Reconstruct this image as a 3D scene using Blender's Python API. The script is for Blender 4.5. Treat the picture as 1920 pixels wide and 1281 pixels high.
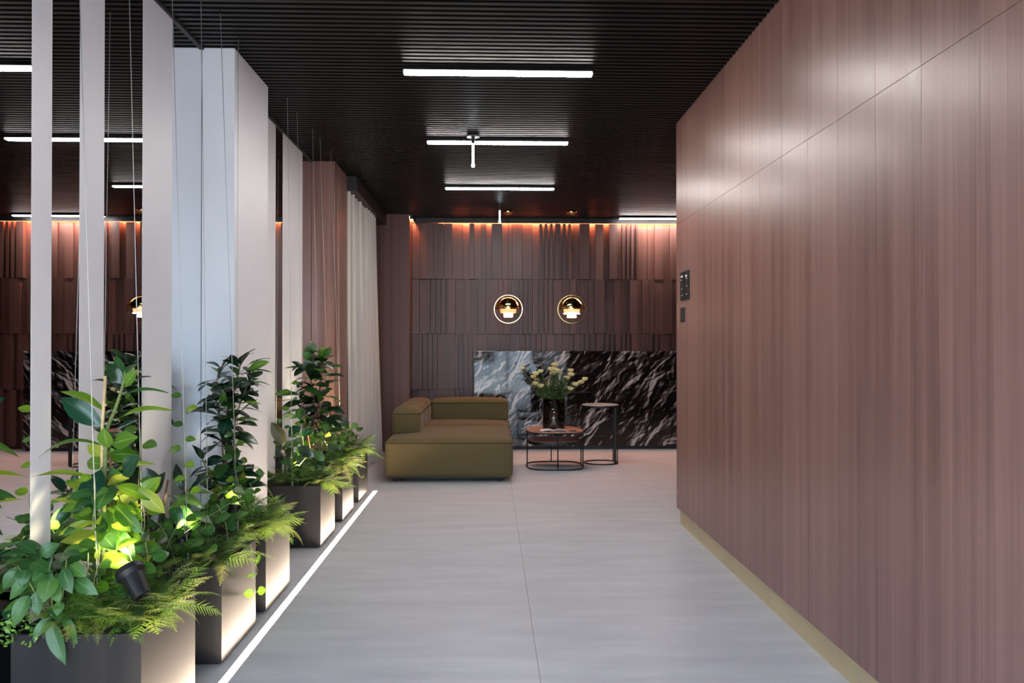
import bpy, bmesh, math, random
from mathutils import Vector, Matrix

for o in list(bpy.data.objects):
    bpy.data.objects.remove(o)
SC = bpy.context.scene
COL = SC.collection
R = math.radians

# ------------------------------------------------------------------ camera
CAM_H = 1.30
FPX = 1400.0
YAW = math.atan(40.0 / FPX)
PITCH = math.atan(8.5 / FPX)
cd = bpy.data.cameras.new('camera')
cam = bpy.data.objects.new('camera', cd)
COL.objects.link(cam)
cd.sensor_width = 36.0
cd.lens = FPX / 1920.0 * 36.0
cd.clip_start = 0.02
cam.location = (0, 0, CAM_H)
cam.rotation_euler = (math.pi / 2 + PITCH, 0, -YAW)
SC.camera = cam

# ------------------------------------------------------------------ world, exposure
WORLD_STRENGTH = 8.5
w = bpy.data.worlds.new('overcast_sky')
SC.world = w
w.use_nodes = True
bg = w.node_tree.nodes['Background']
bg.inputs[0].default_value = (0.68, 0.84, 1.0, 1)
bg.inputs[1].default_value = WORLD_STRENGTH
SC.view_settings.view_transform = 'Standard'
SC.view_settings.look = 'None'
SC.view_settings.exposure = 0.72
SC.view_settings.gamma = 1.0
SC.view_settings.use_curve_mapping = False
cy = SC.cycles
cy.use_denoising = True
cy.max_bounces = 10
cy.diffuse_bounces = 5
cy.glossy_bounces = 6
cy.transmission_bounces = 6
cy.transparent_max_bounces = 8
cy.blur_glossy = 1.0
cy.sample_clamp_indirect = 6.0

LAMP_E = 66.0        # linear ceiling lights
LED_E = 85.0         # floor strip
COVE_E = 170.0        # cove strip over the back wall
SPOT_W = 13.0         # planter spotlights

# ------------------------------------------------------------------ measures (metres)
XM = -1.575          # mirror wall
XR = 1.36            # right wall face
YR = 5.43            # far end of the right wall
YB = 9.60            # back wall
ZC = 2.928           # underside of the ceiling slats
YF = -1.3            # street front behind the camera
XL = 4.6             # far side of the lounge

# ------------------------------------------------------------------ helpers
def ray(px, py):
    F = Vector((math.sin(YAW) * math.cos(PITCH), math.cos(YAW) * math.cos(PITCH), math.sin(PITCH)))
    Rt = Vector((math.cos(YAW), -math.sin(YAW), 0))
    U = Rt.cross(F)
    return F + Rt * ((px - 960) / FPX) - U * ((py - 640.5) / FPX)

def at(px, py, y):
    d = ray(px, py)
    return Vector((0, 0, CAM_H)) + d * (y / d.y)

def tag(o, label=None, cat=None, group=None, kind=None):
    if label: o['label'] = label
    if cat: o['category'] = cat
    if group: o['group'] = group
    if kind: o['kind'] = kind
    return o

def empty(name, loc=(0, 0, 0)):
    o = bpy.data.objects.new(name, None)
    COL.objects.link(o)
    o.location = loc
    o.empty_display_size = 0.1
    return o

def world_loc(o):
    v = o.location.copy()
    return v

def link(name, me, parent=None, mw=None):
    o = bpy.data.objects.new(name, me)
    COL.objects.link(o)
    if parent is not None:
        o.parent = parent
        pm = PM.get(parent.name, Matrix.Translation(parent.location))
        o.matrix_parent_inverse = pm.inverted()
    if mw is not None:
        o.matrix_basis = mw
    PM[o.name] = mw.copy() if mw is not None else Matrix()
    return o
PM = {}

def mesh(name, verts, faces, mat, smooth=False):
    me = bpy.data.meshes.new(name)
    me.from_pydata([tuple(v) for v in verts], [], faces)
    me.materials.append(mat)
    if smooth:
        me.polygons.foreach_set('use_smooth', [True] * len(me.polygons))
    me.update()
    return me

class MB:
    """collects shapes in world coordinates into one mesh object"""
    def __init__(s): s.v, s.f = [], []
    def add(s, v, f):
        n = len(s.v)
        s.v += [tuple(a) for a in v]
        s.f += [tuple(i + n for i in q) for q in f]
        return s
    def box(s, x0, x1, y0, y1, z0, z1):
        v = [(x, y, z) for x in (x0, x1) for y in (y0, y1) for z in (z0, z1)]
        return s.add(v, [(0, 1, 3, 2), (4, 6, 7, 5), (0, 4, 5, 1), (2, 3, 7, 6), (0, 2, 6, 4), (1, 5, 7, 3)])
    def tube(s, pts, r, n=8, r1=None, close=False):
        pts = [Vector(p) for p in pts]
        rings, prev = [], None
        m = len(pts)
        for i, p in enumerate(pts):
            if close:
                d = pts[(i + 1) % m] - pts[i - 1]
            else:
                d = pts[min(i + 1, m - 1)] - pts[max(i - 1, 0)]
            d.normalize()
            if prev is None:
                a = Vector((0, 0, 1)) if abs(d.z) < 0.9 else Vector((1, 0, 0))
                prev = d.cross(a).normalized()
            prev = (prev - d * prev.dot(d)).normalized()
            b = d.cross(prev)
            rr = r if r1 is None else r + (r1 - r) * i / max(1, m - 1)
            rings.append([p + (prev * math.cos(2 * math.pi * k / n) + b * math.sin(2 * math.pi * k / n)) * rr for k in range(n)])
        v = [q for g in rings for q in g]
        f = []
        for i in range(m if close else m - 1):
            j = (i + 1) % m
            for k in range(n):
                f.append((i * n + k, i * n + (k + 1) % n, j * n + (k + 1) % n, j * n + k))
        if not close:
            f.append(tuple(range(n - 1, -1, -1)))
            f.append(tuple((m - 1) * n + k for k in range(n)))
        return s.add(v, f)
    def lathe(s, prof, c=(0, 0, 0), n=32, axis=None):
        """prof: list of (radius, height); revolved round z, optionally turned by matrix axis"""
        v, f = [], []
        c = Vector(c)
        for (r_, z_) in prof:
            for k in range(n):
                a = 2 * math.pi * k / n
                p = Vector((r_ * math.cos(a), r_ * math.sin(a), z_))
                if axis is not None: p = axis @ p
                v.append(p + c)
        for i in range(len(prof) - 1):
            for k in range(n):
                f.append((i * n + k, i * n + (k + 1) % n, (i + 1) * n + (k + 1) % n, (i + 1) * n + k))
        return s.add(v, f)
    def build(s, name, mat, parent=None, smooth=False):
        return link(name, mesh(name, s.v, s.f, mat, smooth), parent)

def smooth_by_angle(o, ang=40):
    bm = bmesh.new()
    bm.from_mesh(o.data)
    bmesh.ops.remove_doubles(bm, verts=bm.verts, dist=1e-5)
    bmesh.ops.recalc_face_normals(bm, faces=bm.faces)
    for f in bm.faces: f.smooth = True
    for e in bm.edges:
        if len(e.link_faces) == 2 and e.calc_face_angle(0) > R(ang): e.smooth = False
    bm.to_mesh(o.data)
    bm.free()
    return o

def bevelled(o, w_=0.004, seg=2):
    m = o.modifiers.new('bevel', 'BEVEL')
    m.width = w_
    m.segments = seg
    m.limit_method = 'ANGLE'
    return o

# unit cube with a shared mesh per material, for planks, slats, tiles
_cubes = {}
def piece(name, mat, x0, x1, y0, y1, z0, z1, parent):
    if mat.name not in _cubes:
        _cubes[mat.name] = mesh('piece_' + mat.name, *unit_cube(), mat)
    mw = Matrix.Translation(((x0 + x1) / 2, (y0 + y1) / 2, (z0 + z1) / 2)) @ Matrix.Diagonal((x1 - x0, y1 - y0, z1 - z0, 1))
    return link(name, _cubes[mat.name], parent, mw)
def unit_cube():
    m = MB().box(-.5, .5, -.5, .5, -.5, .5)
    return m.v, m.f

# ------------------------------------------------------------------ materials
def new_mat(name):
    m = bpy.data.materials.new(name)
    m.use_nodes = True
    nt = m.node_tree
    return m, nt, nt.nodes['Principled BSDF'], nt.nodes, nt.links

def plain(name, col, rough=0.5, metal=0.0, spec=0.5, noise=0.0, nscale=20.0, bump=0.0):
    m, nt, b, N, L = new_mat(name)
    b.inputs['Base Color'].default_value = (*col, 1)
    b.inputs['Roughness'].default_value = rough
    b.inputs['Metallic'].default_value = metal
    b.inputs['Specular IOR Level'].default_value = spec
    if noise or bump:
        g = N.new('ShaderNodeNewGeometry')
        t = N.new('ShaderNodeTexNoise')
        t.inputs['Scale'].default_value = nscale
        t.inputs['Detail'].default_value = 5
        L.new(g.outputs['Position'], t.inputs['Vector'])
        if noise:
            r = N.new('ShaderNodeValToRGB')
            r.color_ramp.elements[0].position = 0.3
            r.color_ramp.elements[1].position = 0.7
            r.color_ramp.elements[0].color = (*[c * (1 - noise) for c in col], 1)
            r.color_ramp.elements[1].color = (*[min(1, c * (1 + noise)) for c in col], 1)
            L.new(t.outputs['Fac'], r.inputs['Fac'])
            L.new(r.outputs['Color'], b.inputs['Base Color'])
        if bump:
            bp = N.new('ShaderNodeBump')
            bp.inputs['Strength'].default_value = bump
            bp.inputs['Distance'].default_value = 0.002
            L.new(t.outputs['Fac'], bp.inputs['Height'])
            L.new(bp.outputs['Normal'], b.inputs['Normal'])
    return m

def emit(name, col, s):
    m, nt, b, N, L = new_mat(name)
    b.inputs['Base Color'].default_value = (0.8, 0.8, 0.8, 1)
    b.inputs['Emission Color'].default_value = (*col, 1)
    b.inputs['Emission Strength'].default_value = s
    return m

def wood(name, dark, light, rough=0.4, rnd=0.35):
    m, nt, b, N, L = new_mat(name)
    g = N.new('ShaderNodeNewGeometry')
    def stretched(sx, sz, detail, seedoff):
        mp = N.new('ShaderNodeMapping')
        mp.inputs['Scale'].default_value = (sx, sx, sz)
        mp.inputs['Location'].default_value = (seedoff, seedoff * 2, 0)
        L.new(g.outputs['Position'], mp.inputs['Vector'])
        t = N.new('ShaderNodeTexNoise')
        t.inputs['Scale'].default_value = 1.0
        t.inputs['Detail'].default_value = detail
        t.inputs['Roughness'].default_value = 0.6
        L.new(mp.outputs['Vector'], t.inputs['Vector'])
        return t
    fine = stretched(120, 0.9, 4, 3.1)
    wide = stretched(17, 0.22, 3, 7.7)
    oi = N.new('ShaderNodeObjectInfo')
    a1 = N.new('ShaderNodeMath'); a1.operation = 'MULTIPLY_ADD'
    L.new(fine.outputs['Fac'], a1.inputs[0]); a1.inputs[1].default_value = 0.5
    a2 = N.new('ShaderNodeMath'); a2.operation = 'MULTIPLY'
    L.new(wide.outputs['Fac'], a2.inputs[0]); a2.inputs[1].default_value = 0.9
    L.new(a2.outputs[0], a1.inputs[2])
    a3 = N.new('ShaderNodeMath'); a3.operation = 'MULTIPLY_ADD'
    L.new(oi.outputs['Random'], a3.inputs[0]); a3.inputs[1].default_value = rnd; 
    L.new(a1.outputs[0], a3.inputs[2])
    r = N.new('ShaderNodeValToRGB')
    r.color_ramp.elements[0].position = 0.45
    r.color_ramp.elements[1].position = 1.05 if rnd > 0.2 else 0.95
    r.color_ramp.elements[0].color = (*dark, 1)
    r.color_ramp.elements[1].color = (*light, 1)
    L.new(a3.outputs[0], r.inputs['Fac'])
    L.new(r.outputs['Color'], b.inputs['Base Color'])
    rr = N.new('ShaderNodeMapRange')
    rr.inputs['To Min'].default_value = rough - 0.06
    rr.inputs['To Max'].default_value = rough + 0.08
    L.new(wide.outputs['Fac'], rr.inputs['Value'])
    L.new(rr.outputs['Result'], b.inputs['Roughness'])
    bp = N.new('ShaderNodeBump')
    bp.inputs['Strength'].default_value = 0.25
    bp.inputs['Distance'].default_value = 0.0015
    L.new(fine.outputs['Fac'], bp.inputs['Height'])
    L.new(bp.outputs['Normal'], b.inputs['Normal'])
    return m

def concrete(name):
    m, nt, b, N, L = new_mat(name)
    g = N.new('ShaderNodeNewGeometry')
    mp = N.new('ShaderNodeMapping')
    mp.inputs['Scale'].default_value = (0.9, 5.0, 1)
    L.new(g.outputs['Position'], mp.inputs['Vector'])
    t = N.new('ShaderNodeTexNoise'); t.inputs['Scale'].default_value = 1.6; t.inputs['Detail'].default_value = 7
    t.inputs['Roughness'].default_value = 0.62
    L.new(mp.outputs['Vector'], t.inputs['Vector'])
    r = N.new('ShaderNodeValToRGB')
    r.color_ramp.elements[0].position = 0.3; r.color_ramp.elements[1].position = 0.72
    r.color_ramp.elements[0].color = (0.46, 0.465, 0.50, 1)
    r.color_ramp.elements[1].color = (0.60, 0.60, 0.64, 1)
    L.new(t.outputs['Fac'], r.inputs['Fac'])
    L.new(r.outputs['Color'], b.inputs['Base Color'])
    b.inputs['Roughness'].default_value = 0.36
    rr = N.new('ShaderNodeMapRange')
    rr.inputs['To Min'].default_value = 0.30; rr.inputs['To Max'].default_value = 0.46
    L.new(t.outputs['Fac'], rr.inputs['Value']); L.new(rr.outputs['Result'], b.inputs['Roughness'])
    return m

def rock_print():
    """polished black stone with pale branching ridges"""
    m, nt, b, N, L = new_mat('polished_stone')
    g = N.new('ShaderNodeNewGeometry')
    def vmath(op, a=None, b_=None, sc=None):
        n = N.new('ShaderNodeVectorMath'); n.operation = op
        for i, q in enumerate((a, b_)):
            if q is None: continue
            if isinstance(q, tuple): n.inputs[i].default_value = q
            else: L.new(q, n.inputs[i])
        if sc is not None: n.inputs['Scale'].default_value = sc
        return n.outputs[0]
    def math_(op, a, b_, c=None):
        n = N.new('ShaderNodeMath'); n.operation = op
        for i, q in enumerate((a, b_, c)):
            if q is None: continue
            if isinstance(q, (int, float)): n.inputs[i].default_value = q
            else: L.new(q, n.inputs[i])
        return n.outputs[0]
    def noise(vec, scale, detail, rough=0.5, kind='FBM', lac=2.0, dist=0.0):
        t = N.new('ShaderNodeTexNoise'); t.noise_type = kind; t.noise_dimensions = '3D'
        t.inputs['Scale'].default_value = scale; t.inputs['Detail'].default_value = detail
        t.inputs['Roughness'].default_value = rough; t.inputs['Lacunarity'].default_value = lac
        t.inputs['Distortion'].default_value = dist
        if kind == 'FBM': t.normalize = True
        L.new(vec, t.inputs['Vector']); return t
    def turned(vec, sx_, sz_):
        m0 = N.new('ShaderNodeMapping'); m0.inputs['Rotation'].default_value = (0, R(50), 0)
        L.new(vec, m0.inputs['Vector'])
        m1 = N.new('ShaderNodeMapping'); m1.inputs['Scale'].default_value = (sx_, 1.0, sz_)
        L.new(m0.outputs['Vector'], m1.inputs['Vector'])
        return m1
    def height(vec):
        """rugged height of the rock: long diagonal folds with knotty branches"""
        mp = turned(vec, 1.1, 1.85)
        w1 = noise(mp.outputs['Vector'], 1.7, 3)
        wv = vmath('SCALE', vmath('SUBTRACT', w1.outputs['Color'], (.5, .5, .5)), sc=0.95)
        q = vmath('ADD', mp.outputs['Vector'], wv)
        w2 = noise(q, 6.0, 3)
        q2 = vmath('ADD', q, vmath('SCALE', vmath('SUBTRACT', w2.outputs['Color'], (.5, .5, .5)), sc=0.22))
        rg_ = noise(q2, 2.1, 7, 0.60, 'RIDGED_MULTIFRACTAL', 2.1)
        fb = noise(q, 1.5, 3, 0.5)
        return math_('MULTIPLY_ADD', rg_.outputs['Fac'], 0.16, math_('MULTIPLY', fb.outputs['Fac'], 1.0))
    P = g.outputs['Position']
    h0 = height(P)
    h1 = height(vmath('ADD', P, (-0.010, 0.0, 0.009)))
    slope = math_('SUBTRACT', h0, h1)
    mp = turned(P, 0.8, 1.5)
    bigd = noise(mp.outputs['Vector'], 2.0, 3, 0.5, dist=0.8)
    sx = N.new('ShaderNodeSeparateXYZ'); L.new(P, sx.inputs[0])
    left = N.new('ShaderNodeMapRange'); left.inputs['From Min'].default_value = -0.2; left.inputs['From Max'].default_value = 1.2
    left.inputs['To Min'].default_value = 0.16; left.inputs['To Max'].default_value = -0.02
    L.new(sx.outputs['X'], left.inputs['Value'])
    tone = math_('ADD', math_('MULTIPLY_ADD', slope, 11.5, -0.09), math_('MULTIPLY', bigd.outputs['Fac'], 0.85))
    tone = math_('ADD', tone, left.outputs['Result'])
    r = N.new('ShaderNodeValToRGB')
    cr = r.color_ramp
    cr.elements[0].position = 0.20; cr.elements[0].color = (0.004, 0.004, 0.005, 1)
    cr.elements[1].position = 0.74; cr.elements[1].color = (0.47, 0.43, 0.41, 1)
    e = cr.elements.new(0.36); e.color = (0.030, 0.026, 0.027, 1)
    e = cr.elements.new(0.50); e.color = (0.11, 0.098, 0.096, 1)
    e = cr.elements.new(0.60); e.color = (0.25, 0.225, 0.22, 1)
    L.new(tone, r.inputs['Fac'])
    L.new(r.outputs['Color'], b.inputs['Base Color'])
    b.inputs['Roughness'].default_value = 0.05
    return m

def leaf_mat(name, dark, light, rough=0.32, trans=0.35, vein=(0.35, 0.5, 0.12)):
    m, nt, b, N, L = new_mat(name)
    oi = N.new('ShaderNodeObjectInfo')
    uv = N.new('ShaderNodeUVMap')
    sp = N.new('ShaderNodeSeparateXYZ'); L.new(uv.outputs['UV'], sp.inputs[0])
    mix = N.new('ShaderNodeMix'); mix.data_type = 'RGBA'
    mix.inputs[6].default_value = (*dark, 1); mix.inputs[7].default_value = (*light, 1)
    L.new(oi.outputs['Random'], mix.inputs[0])
    # midrib
    d = N.new('ShaderNodeMath'); d.operation = 'SUBTRACT'; d.inputs[1].default_value = 0.5
    L.new(sp.outputs['X'], d.inputs[0])
    ab = N.new('ShaderNodeMath'); ab.operation = 'ABSOLUTE'; L.new(d.outputs[0], ab.inputs[0])
    mr = N.new('ShaderNodeMapRange'); mr.inputs['From Min'].default_value = 0.015; mr.inputs['From Max'].default_value = 0.06
    mr.inputs['To Min'].default_value = 0.6; mr.inputs['To Max'].default_value = 0.0
    L.new(ab.outputs[0], mr.inputs['Value'])
    # side veins
    vv = N.new('ShaderNodeMath'); vv.operation = 'MULTIPLY_ADD'; vv.inputs[1].default_value = -0.55
    L.new(ab.outputs[0], vv.inputs[0]); L.new(sp.outputs['Y'], vv.inputs[2])
    sn = N.new('ShaderNodeMath'); sn.operation = 'MULTIPLY'; sn.inputs[1].default_value = 75.0
    L.new(vv.outputs[0], sn.inputs[0])
    si = N.new('ShaderNodeMath'); si.operation = 'SINE'; L.new(sn.outputs[0], si.inputs[0])
    sv = N.new('ShaderNodeMapRange'); sv.inputs['From Min'].default_value = 0.8; sv.inputs['From Max'].default_value = 1.0
    sv.inputs['To Max'].default_value = 0.16
    L.new(si.outputs[0], sv.inputs['Value'])
    mx = N.new('ShaderNodeMath'); mx.operation = 'MAXIMUM'
    L.new(mr.outputs['Result'], mx.inputs[0]); L.new(sv.outputs['Result'], mx.inputs[1])
    mix2 = N.new('ShaderNodeMix'); mix2.data_type = 'RGBA'
    L.new(mx.outputs[0], mix2.inputs[0]); L.new(mix.outputs[2], mix2.inputs[6]); mix2.inputs[7].default_value = (*vein, 1)
    L.new(mix2.outputs[2], b.inputs['Base Color'])
    b.inputs['Roughness'].default_value = rough
    tr = N.new('ShaderNodeBsdfTranslucent')
    hs = N.new('ShaderNodeHueSaturation'); hs.inputs['Value'].default_value = 1.9; hs.inputs['Hue'].default_value = 0.47
    L.new(mix2.outputs[2], hs.inputs['Color']); L.new(hs.outputs['Color'], tr.inputs['Color'])
    ms = N.new('ShaderNodeMixShader'); ms.inputs[0].default_value = trans
    L.new(b.outputs[0], ms.inputs[1]); L.new(tr.outputs[0], ms.inputs[2])
    L.new(ms.outputs[0], N['Material Output'].inputs['Surface'])
    return m

def fabric(name, col):
    m, nt, b, N, L = new_mat(name)
    g = N.new('ShaderNodeNewGeometry')
    t = N.new('ShaderNodeTexNoise'); t.inputs['Scale'].default_value = 420; t.inputs['Detail'].default_value = 2
    L.new(g.outputs['Position'], t.inputs['Vector'])
    r = N.new('ShaderNodeValToRGB')
    r.color_ramp.elements[0].position = 0.3; r.color_ramp.elements[1].position = 0.7
    r.color_ramp.elements[0].color = (*[c * 0.8 for c in col], 1)
    r.color_ramp.elements[1].color = (*[c * 1.2 for c in col], 1)
    L.new(t.outputs['Fac'], r.inputs['Fac']); L.new(r.outputs['Color'], b.inputs['Base Color'])
    b.inputs['Roughness'].default_value = 0.95
    b.inputs['Specular IOR Level'].default_value = 0.15
    b.inputs['Sheen Weight'].default_value = 0.10
    b.inputs['Sheen Roughness'].default_value = 0.4
    bp = N.new('ShaderNodeBump'); bp.inputs['Strength'].default_value = 0.2; bp.inputs['Distance'].default_value = 0.001
    L.new(t.outputs['Fac'], bp.inputs['Height']); L.new(bp.outputs['Normal'], b.inputs['Normal'])
    return m

def planter_metal():
    m, nt, b, N, L = new_mat('planter_metal')
    g = N.new('ShaderNodeNewGeometry')
    mp = N.new('ShaderNodeMapping'); mp.inputs['Scale'].default_value = (14, 14, 0.6)
    L.new(g.outputs['Position'], mp.inputs['Vector'])
    t = N.new('ShaderNodeTexNoise'); t.inputs['Scale'].default_value = 1.0; t.inputs['Detail'].default_value = 4
    L.new(mp.outputs['Vector'], t.inputs['Vector'])
    r = N.new('ShaderNodeValToRGB')
    r.color_ramp.elements[0].position = 0.3; r.color_ramp.elements[1].position = 0.7
    r.color_ramp.elements[0].color = (0.016, 0.0175, 0.020, 1); r.color_ramp.elements[1].color = (0.027, 0.027, 0.029, 1)
    L.new(t.outputs['Fac'], r.inputs['Fac']); L.new(r.outputs['Color'], b.inputs['Base Color'])
    b.inputs['Metallic'].default_value = 0.1
    b.inputs['Specular IOR Level'].default_value = 0.045
    rr = N.new('ShaderNodeMapRange'); rr.inputs['To Min'].default_value = 0.34; rr.inputs['To Max'].default_value = 0.5
    L.new(t.outputs['Fac'], rr.inputs['Value']); L.new(rr.outputs['Result'], b.inputs['Roughness'])
    return m

M = {}
M['wood'] = wood('walnut_panel', (0.130, 0.060, 0.049), (0.295, 0.158, 0.134), 0.31, 0.10)
M['wood_slat'] = wood('walnut_slat', (0.042, 0.0165, 0.0125), (0.115, 0.050, 0.039), 0.40, 0.34)
M['floor'] = concrete('concrete_tile')
M['joint'] = plain('joint_grout', (0.5, 0.5, 0.52), 0.8)
M['slat'] = plain('black_slat', (0.0042, 0.0041, 0.0045), 0.38, 0.0, 0.2)
M['black'] = plain('black_paint', (0.012, 0.012, 0.013), 0.5)
M['mirror'] = plain('mirror_glass', (0.86, 0.87, 0.88), 0.0, 1.0)
M['white'] = plain('white_panel', (0.75, 0.755, 0.80), 0.42, noise=0.02, nscale=3)
M['stone'] = rock_print()
M['planter'] = planter_metal()
M['soil'] = plain('soil', (0.028, 0.018, 0.012), 0.95, noise=0.5, nscale=70, bump=0.8)
M['led'] = emit('led_warm', (1.0, 0.78, 0.58), LED_E)
M['lamp'] = emit('lamp_white', (1.0, 0.94, 0.90), LAMP_E)
M['cove'] = emit('cove_orange', (1.0, 0.33, 0.14), COVE_E)
M['brass'] = plain('brass', (0.90, 0.62, 0.28), 0.10, 1.0)
M['gold'] = plain('brushed_gold', (0.62, 0.50, 0.30), 0.38, 0.55, noise=0.05, nscale=8)
M['copper_lit'] = emit('lit_copper', (1.0, 0.38, 0.08), 0.75)
M['diffuser'] = emit('opal_diffuser', (1.0, 0.84, 0.60), 2.2)
M['tube_lit'] = emit('cool_tube', (0.82, 0.95, 1.0), 6.0)
M['chrome'] = plain('chrome', (0.85, 0.87, 0.88), 0.12, 1.0)
M['steel_wire'] = plain('steel_wire', (0.50, 0.51, 0.50), 0.45, 0.5)
M['fabric'] = fabric('olive_wool', (0.112, 0.086, 0.040))
M['piping'] = plain('olive_piping', (0.045, 0.036, 0.012), 0.9)
M['iron'] = plain('black_iron', (0.018, 0.016, 0.016), 0.42, 0.5)
M['terracotta'] = plain('copper_brown_top', (0.40, 0.20, 0.14), 0.38, noise=0.12, nscale=12)
M['stone_top'] = plain('grey_stone_top', (0.37, 0.37, 0.37), 0.3, noise=0.2, nscale=25)
M['curtain'] = plain('curtain_cloth', (0.48, 0.455, 0.43), 0.9, spec=0.2, noise=0.03, nscale=60)
M['bamboo'] = plain('bamboo', (0.55, 0.40, 0.20), 0.6, noise=0.15, nscale=40)
M['stem'] = plain('green_stem', (0.10, 0.14, 0.035), 0.6, noise=0.3, nscale=60)
M['bark'] = plain('brown_stem', (0.16, 0.085, 0.045), 0.7, noise=0.3, nscale=60)
M['vine_stem'] = plain('vine_stem', (0.22, 0.26, 0.14), 0.7)
M['plastic'] = plain('black_plastic', (0.012, 0.0125, 0.014), 0.42, spec=0.35)
M['paper'] = plain('white_paper', (0.75, 0.75, 0.76), 0.6)
M['grey_print'] = plain('grey_print', (0.30, 0.31, 0.33), 0.5, noise=0.3, nscale=30)
M['plaster'] = plain('plaster', (0.55, 0.54, 0.53), 0.8)
M['pavement'] = plain('pavement', (0.42, 0.42, 0.41), 0.85, noise=0.15, nscale=0.8)
M['street'] = plain('pale_render', (0.62, 0.64, 0.66), 0.85, noise=0.12, nscale=0.5)
M['mark'] = plain('white_mark', (0.8, 0.8, 0.8), 0.5)
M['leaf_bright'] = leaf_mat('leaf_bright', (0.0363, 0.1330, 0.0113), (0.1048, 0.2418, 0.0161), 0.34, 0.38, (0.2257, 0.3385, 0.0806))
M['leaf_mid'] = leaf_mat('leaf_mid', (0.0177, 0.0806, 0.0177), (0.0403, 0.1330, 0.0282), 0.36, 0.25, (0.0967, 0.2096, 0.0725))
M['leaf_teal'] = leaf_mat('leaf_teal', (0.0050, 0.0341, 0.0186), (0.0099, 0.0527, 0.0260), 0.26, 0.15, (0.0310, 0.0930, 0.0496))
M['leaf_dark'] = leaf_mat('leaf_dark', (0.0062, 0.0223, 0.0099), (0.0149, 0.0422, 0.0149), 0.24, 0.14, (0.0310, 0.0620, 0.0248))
M['leaf_yellow_lit'] = leaf_mat('leaf_yellow_lit', (0.1773, 0.2740, 0.0161), (0.2902, 0.3708, 0.0403), 0.4, 0.45, (0.4030, 0.4433, 0.1612))  # new-growth yellow, with the planter spotlights' glow painted into the colour
M['leaf_vine'] = leaf_mat('leaf_vine', (0.0282, 0.1048, 0.0161), (0.0645, 0.1773, 0.0242), 0.38, 0.3, (0.1209, 0.2418, 0.0645))
M['leaf_olive'] = leaf_mat('leaf_olive', (0.0620, 0.0620, 0.0217), (0.0930, 0.0868, 0.0310), 0.4, 0.1, (0.1364, 0.1240, 0.0496))
M['fern'] = leaf_mat('fern_green', (0.0391, 0.1284, 0.0167), (0.1451, 0.2678, 0.0391), 0.5, 0.35, (0.1451, 0.2455, 0.0558))
M['fern_dark'] = leaf_mat('fern_dark', (0.0186, 0.0698, 0.0168), (0.0512, 0.1209, 0.0279), 0.5, 0.3, (0.0651, 0.1302, 0.0372))
M['fern_pale'] = leaf_mat('fern_pale', (0.1302, 0.2046, 0.0418), (0.2511, 0.3069, 0.0930), 0.55, 0.4, (0.2790, 0.3348, 0.1302))
M['petal'] = plain('cream_yellow_petal', (0.78, 0.73, 0.38), 0.6)
M['stripe_dark'] = plain('panel_edge', (0.10, 0.10, 0.11), 0.6)

def glass_mat():
    m, nt, b, N, L = new_mat('clear_glass')
    t = N.new('ShaderNodeBsdfTransparent'); t.inputs['Color'].default_value = (0.90, 0.95, 0.93, 1)
    g = N.new('ShaderNodeBsdfGlossy'); g.inputs['Roughness'].default_value = 0.02
    fr = N.new('ShaderNodeFresnel'); fr.inputs['IOR'].default_value = 1.5
    ms = N.new('ShaderNodeMixShader')
    L.new(fr.outputs[0], ms.inputs[0]); L.new(t.outputs[0], ms.inputs[1]); L.new(g.outputs[0], ms.inputs[2])
    L.new(ms.outputs[0], N['Material Output'].inputs['Surface'])
    return m
M['glass'] = glass_mat()

# ================================================================== STRUCTURE
def struct(o): return tag(o, kind='structure')

# floor slab with tiles proud of the joints
fl = struct(MB().box(XM - 0.2, XL + 0.2, YF, YB + 0.2, -0.16, -0.026).build('floor', M['joint']))
rng = random.Random(4)
JW = 0.0016
cols = [(XM - 0.15, -1.053), (-1.015, 0.193), (0.193, 1.403), (1.403, 2.613), (2.613, 3.823), (3.823, XL + 0.15)]
for ci, (xa, xb) in enumerate(cols):
    off = [0.30, 1.87, 1.87 - 1.21 + 0.60, 0.66, 1.26, 0.30][ci]
    y = YF - 2.42 + off
    while y < YB:
        ya, yb = max(y, YF), min(y + 2.42, YB + 0.15)
        y += 2.42
        if yb - ya < 0.05: continue
        if ci >= 3 and yb < YR: continue
        piece('tile', M['floor'], xa + JW / 2, xb - JW / 2, ya + JW / 2, yb - JW / 2, -0.026, 0.0, fl)

piece('tile', M['floor'], -1.0515, -1.0165, 6.752, YB + .15, -0.026, 0.0, fl)
# led strip sunk in the floor (a lamp of the place)
led = empty('floor_light_strip', (-1.034, 4.0, 0))
tag(led, 'long glowing warm white light strip set in the floor beside the planters', 'light strip')
MB().box(-1.052, -1.0505, YF + 0.4, 6.75, -0.0259, -0.0005).box(-1.0175, -1.016, YF + 0.4, 6.75, -0.0259, -0.0005).box(-1.052, -1.016, 6.745, 6.75, -0.0259, -0.0005).build('channel', M['mark'], led)
MB().box(-1.0503, -1.0177, YF + 0.4, 6.744, -0.0258, -0.016).build('diffuser', M['led'], led)

# ceiling: black soffit with slats
ce = struct(MB().box(XM - 0.2, XL + 0.2, YF, YB + 0.2, 3.02, 3.12).build('ceiling', M['black']))
SP = 0.052
y = 0.62
while y < YB - 0.10:
    x1 = XL if y > YR else XR + 0.02
    piece('slat', M['slat'], XM, x1, y, y + 0.027, ZC, ZC + 0.038, ce)
    y += SP
# nearer slats behind and above the camera
while_y = 0.62 - SP
while while_y > YF + 0.1:
    piece('slat', M['slat'], XM, XR + 0.02, while_y, while_y + 0.027, ZC, ZC + 0.038, ce)
    while_y -= SP

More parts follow.
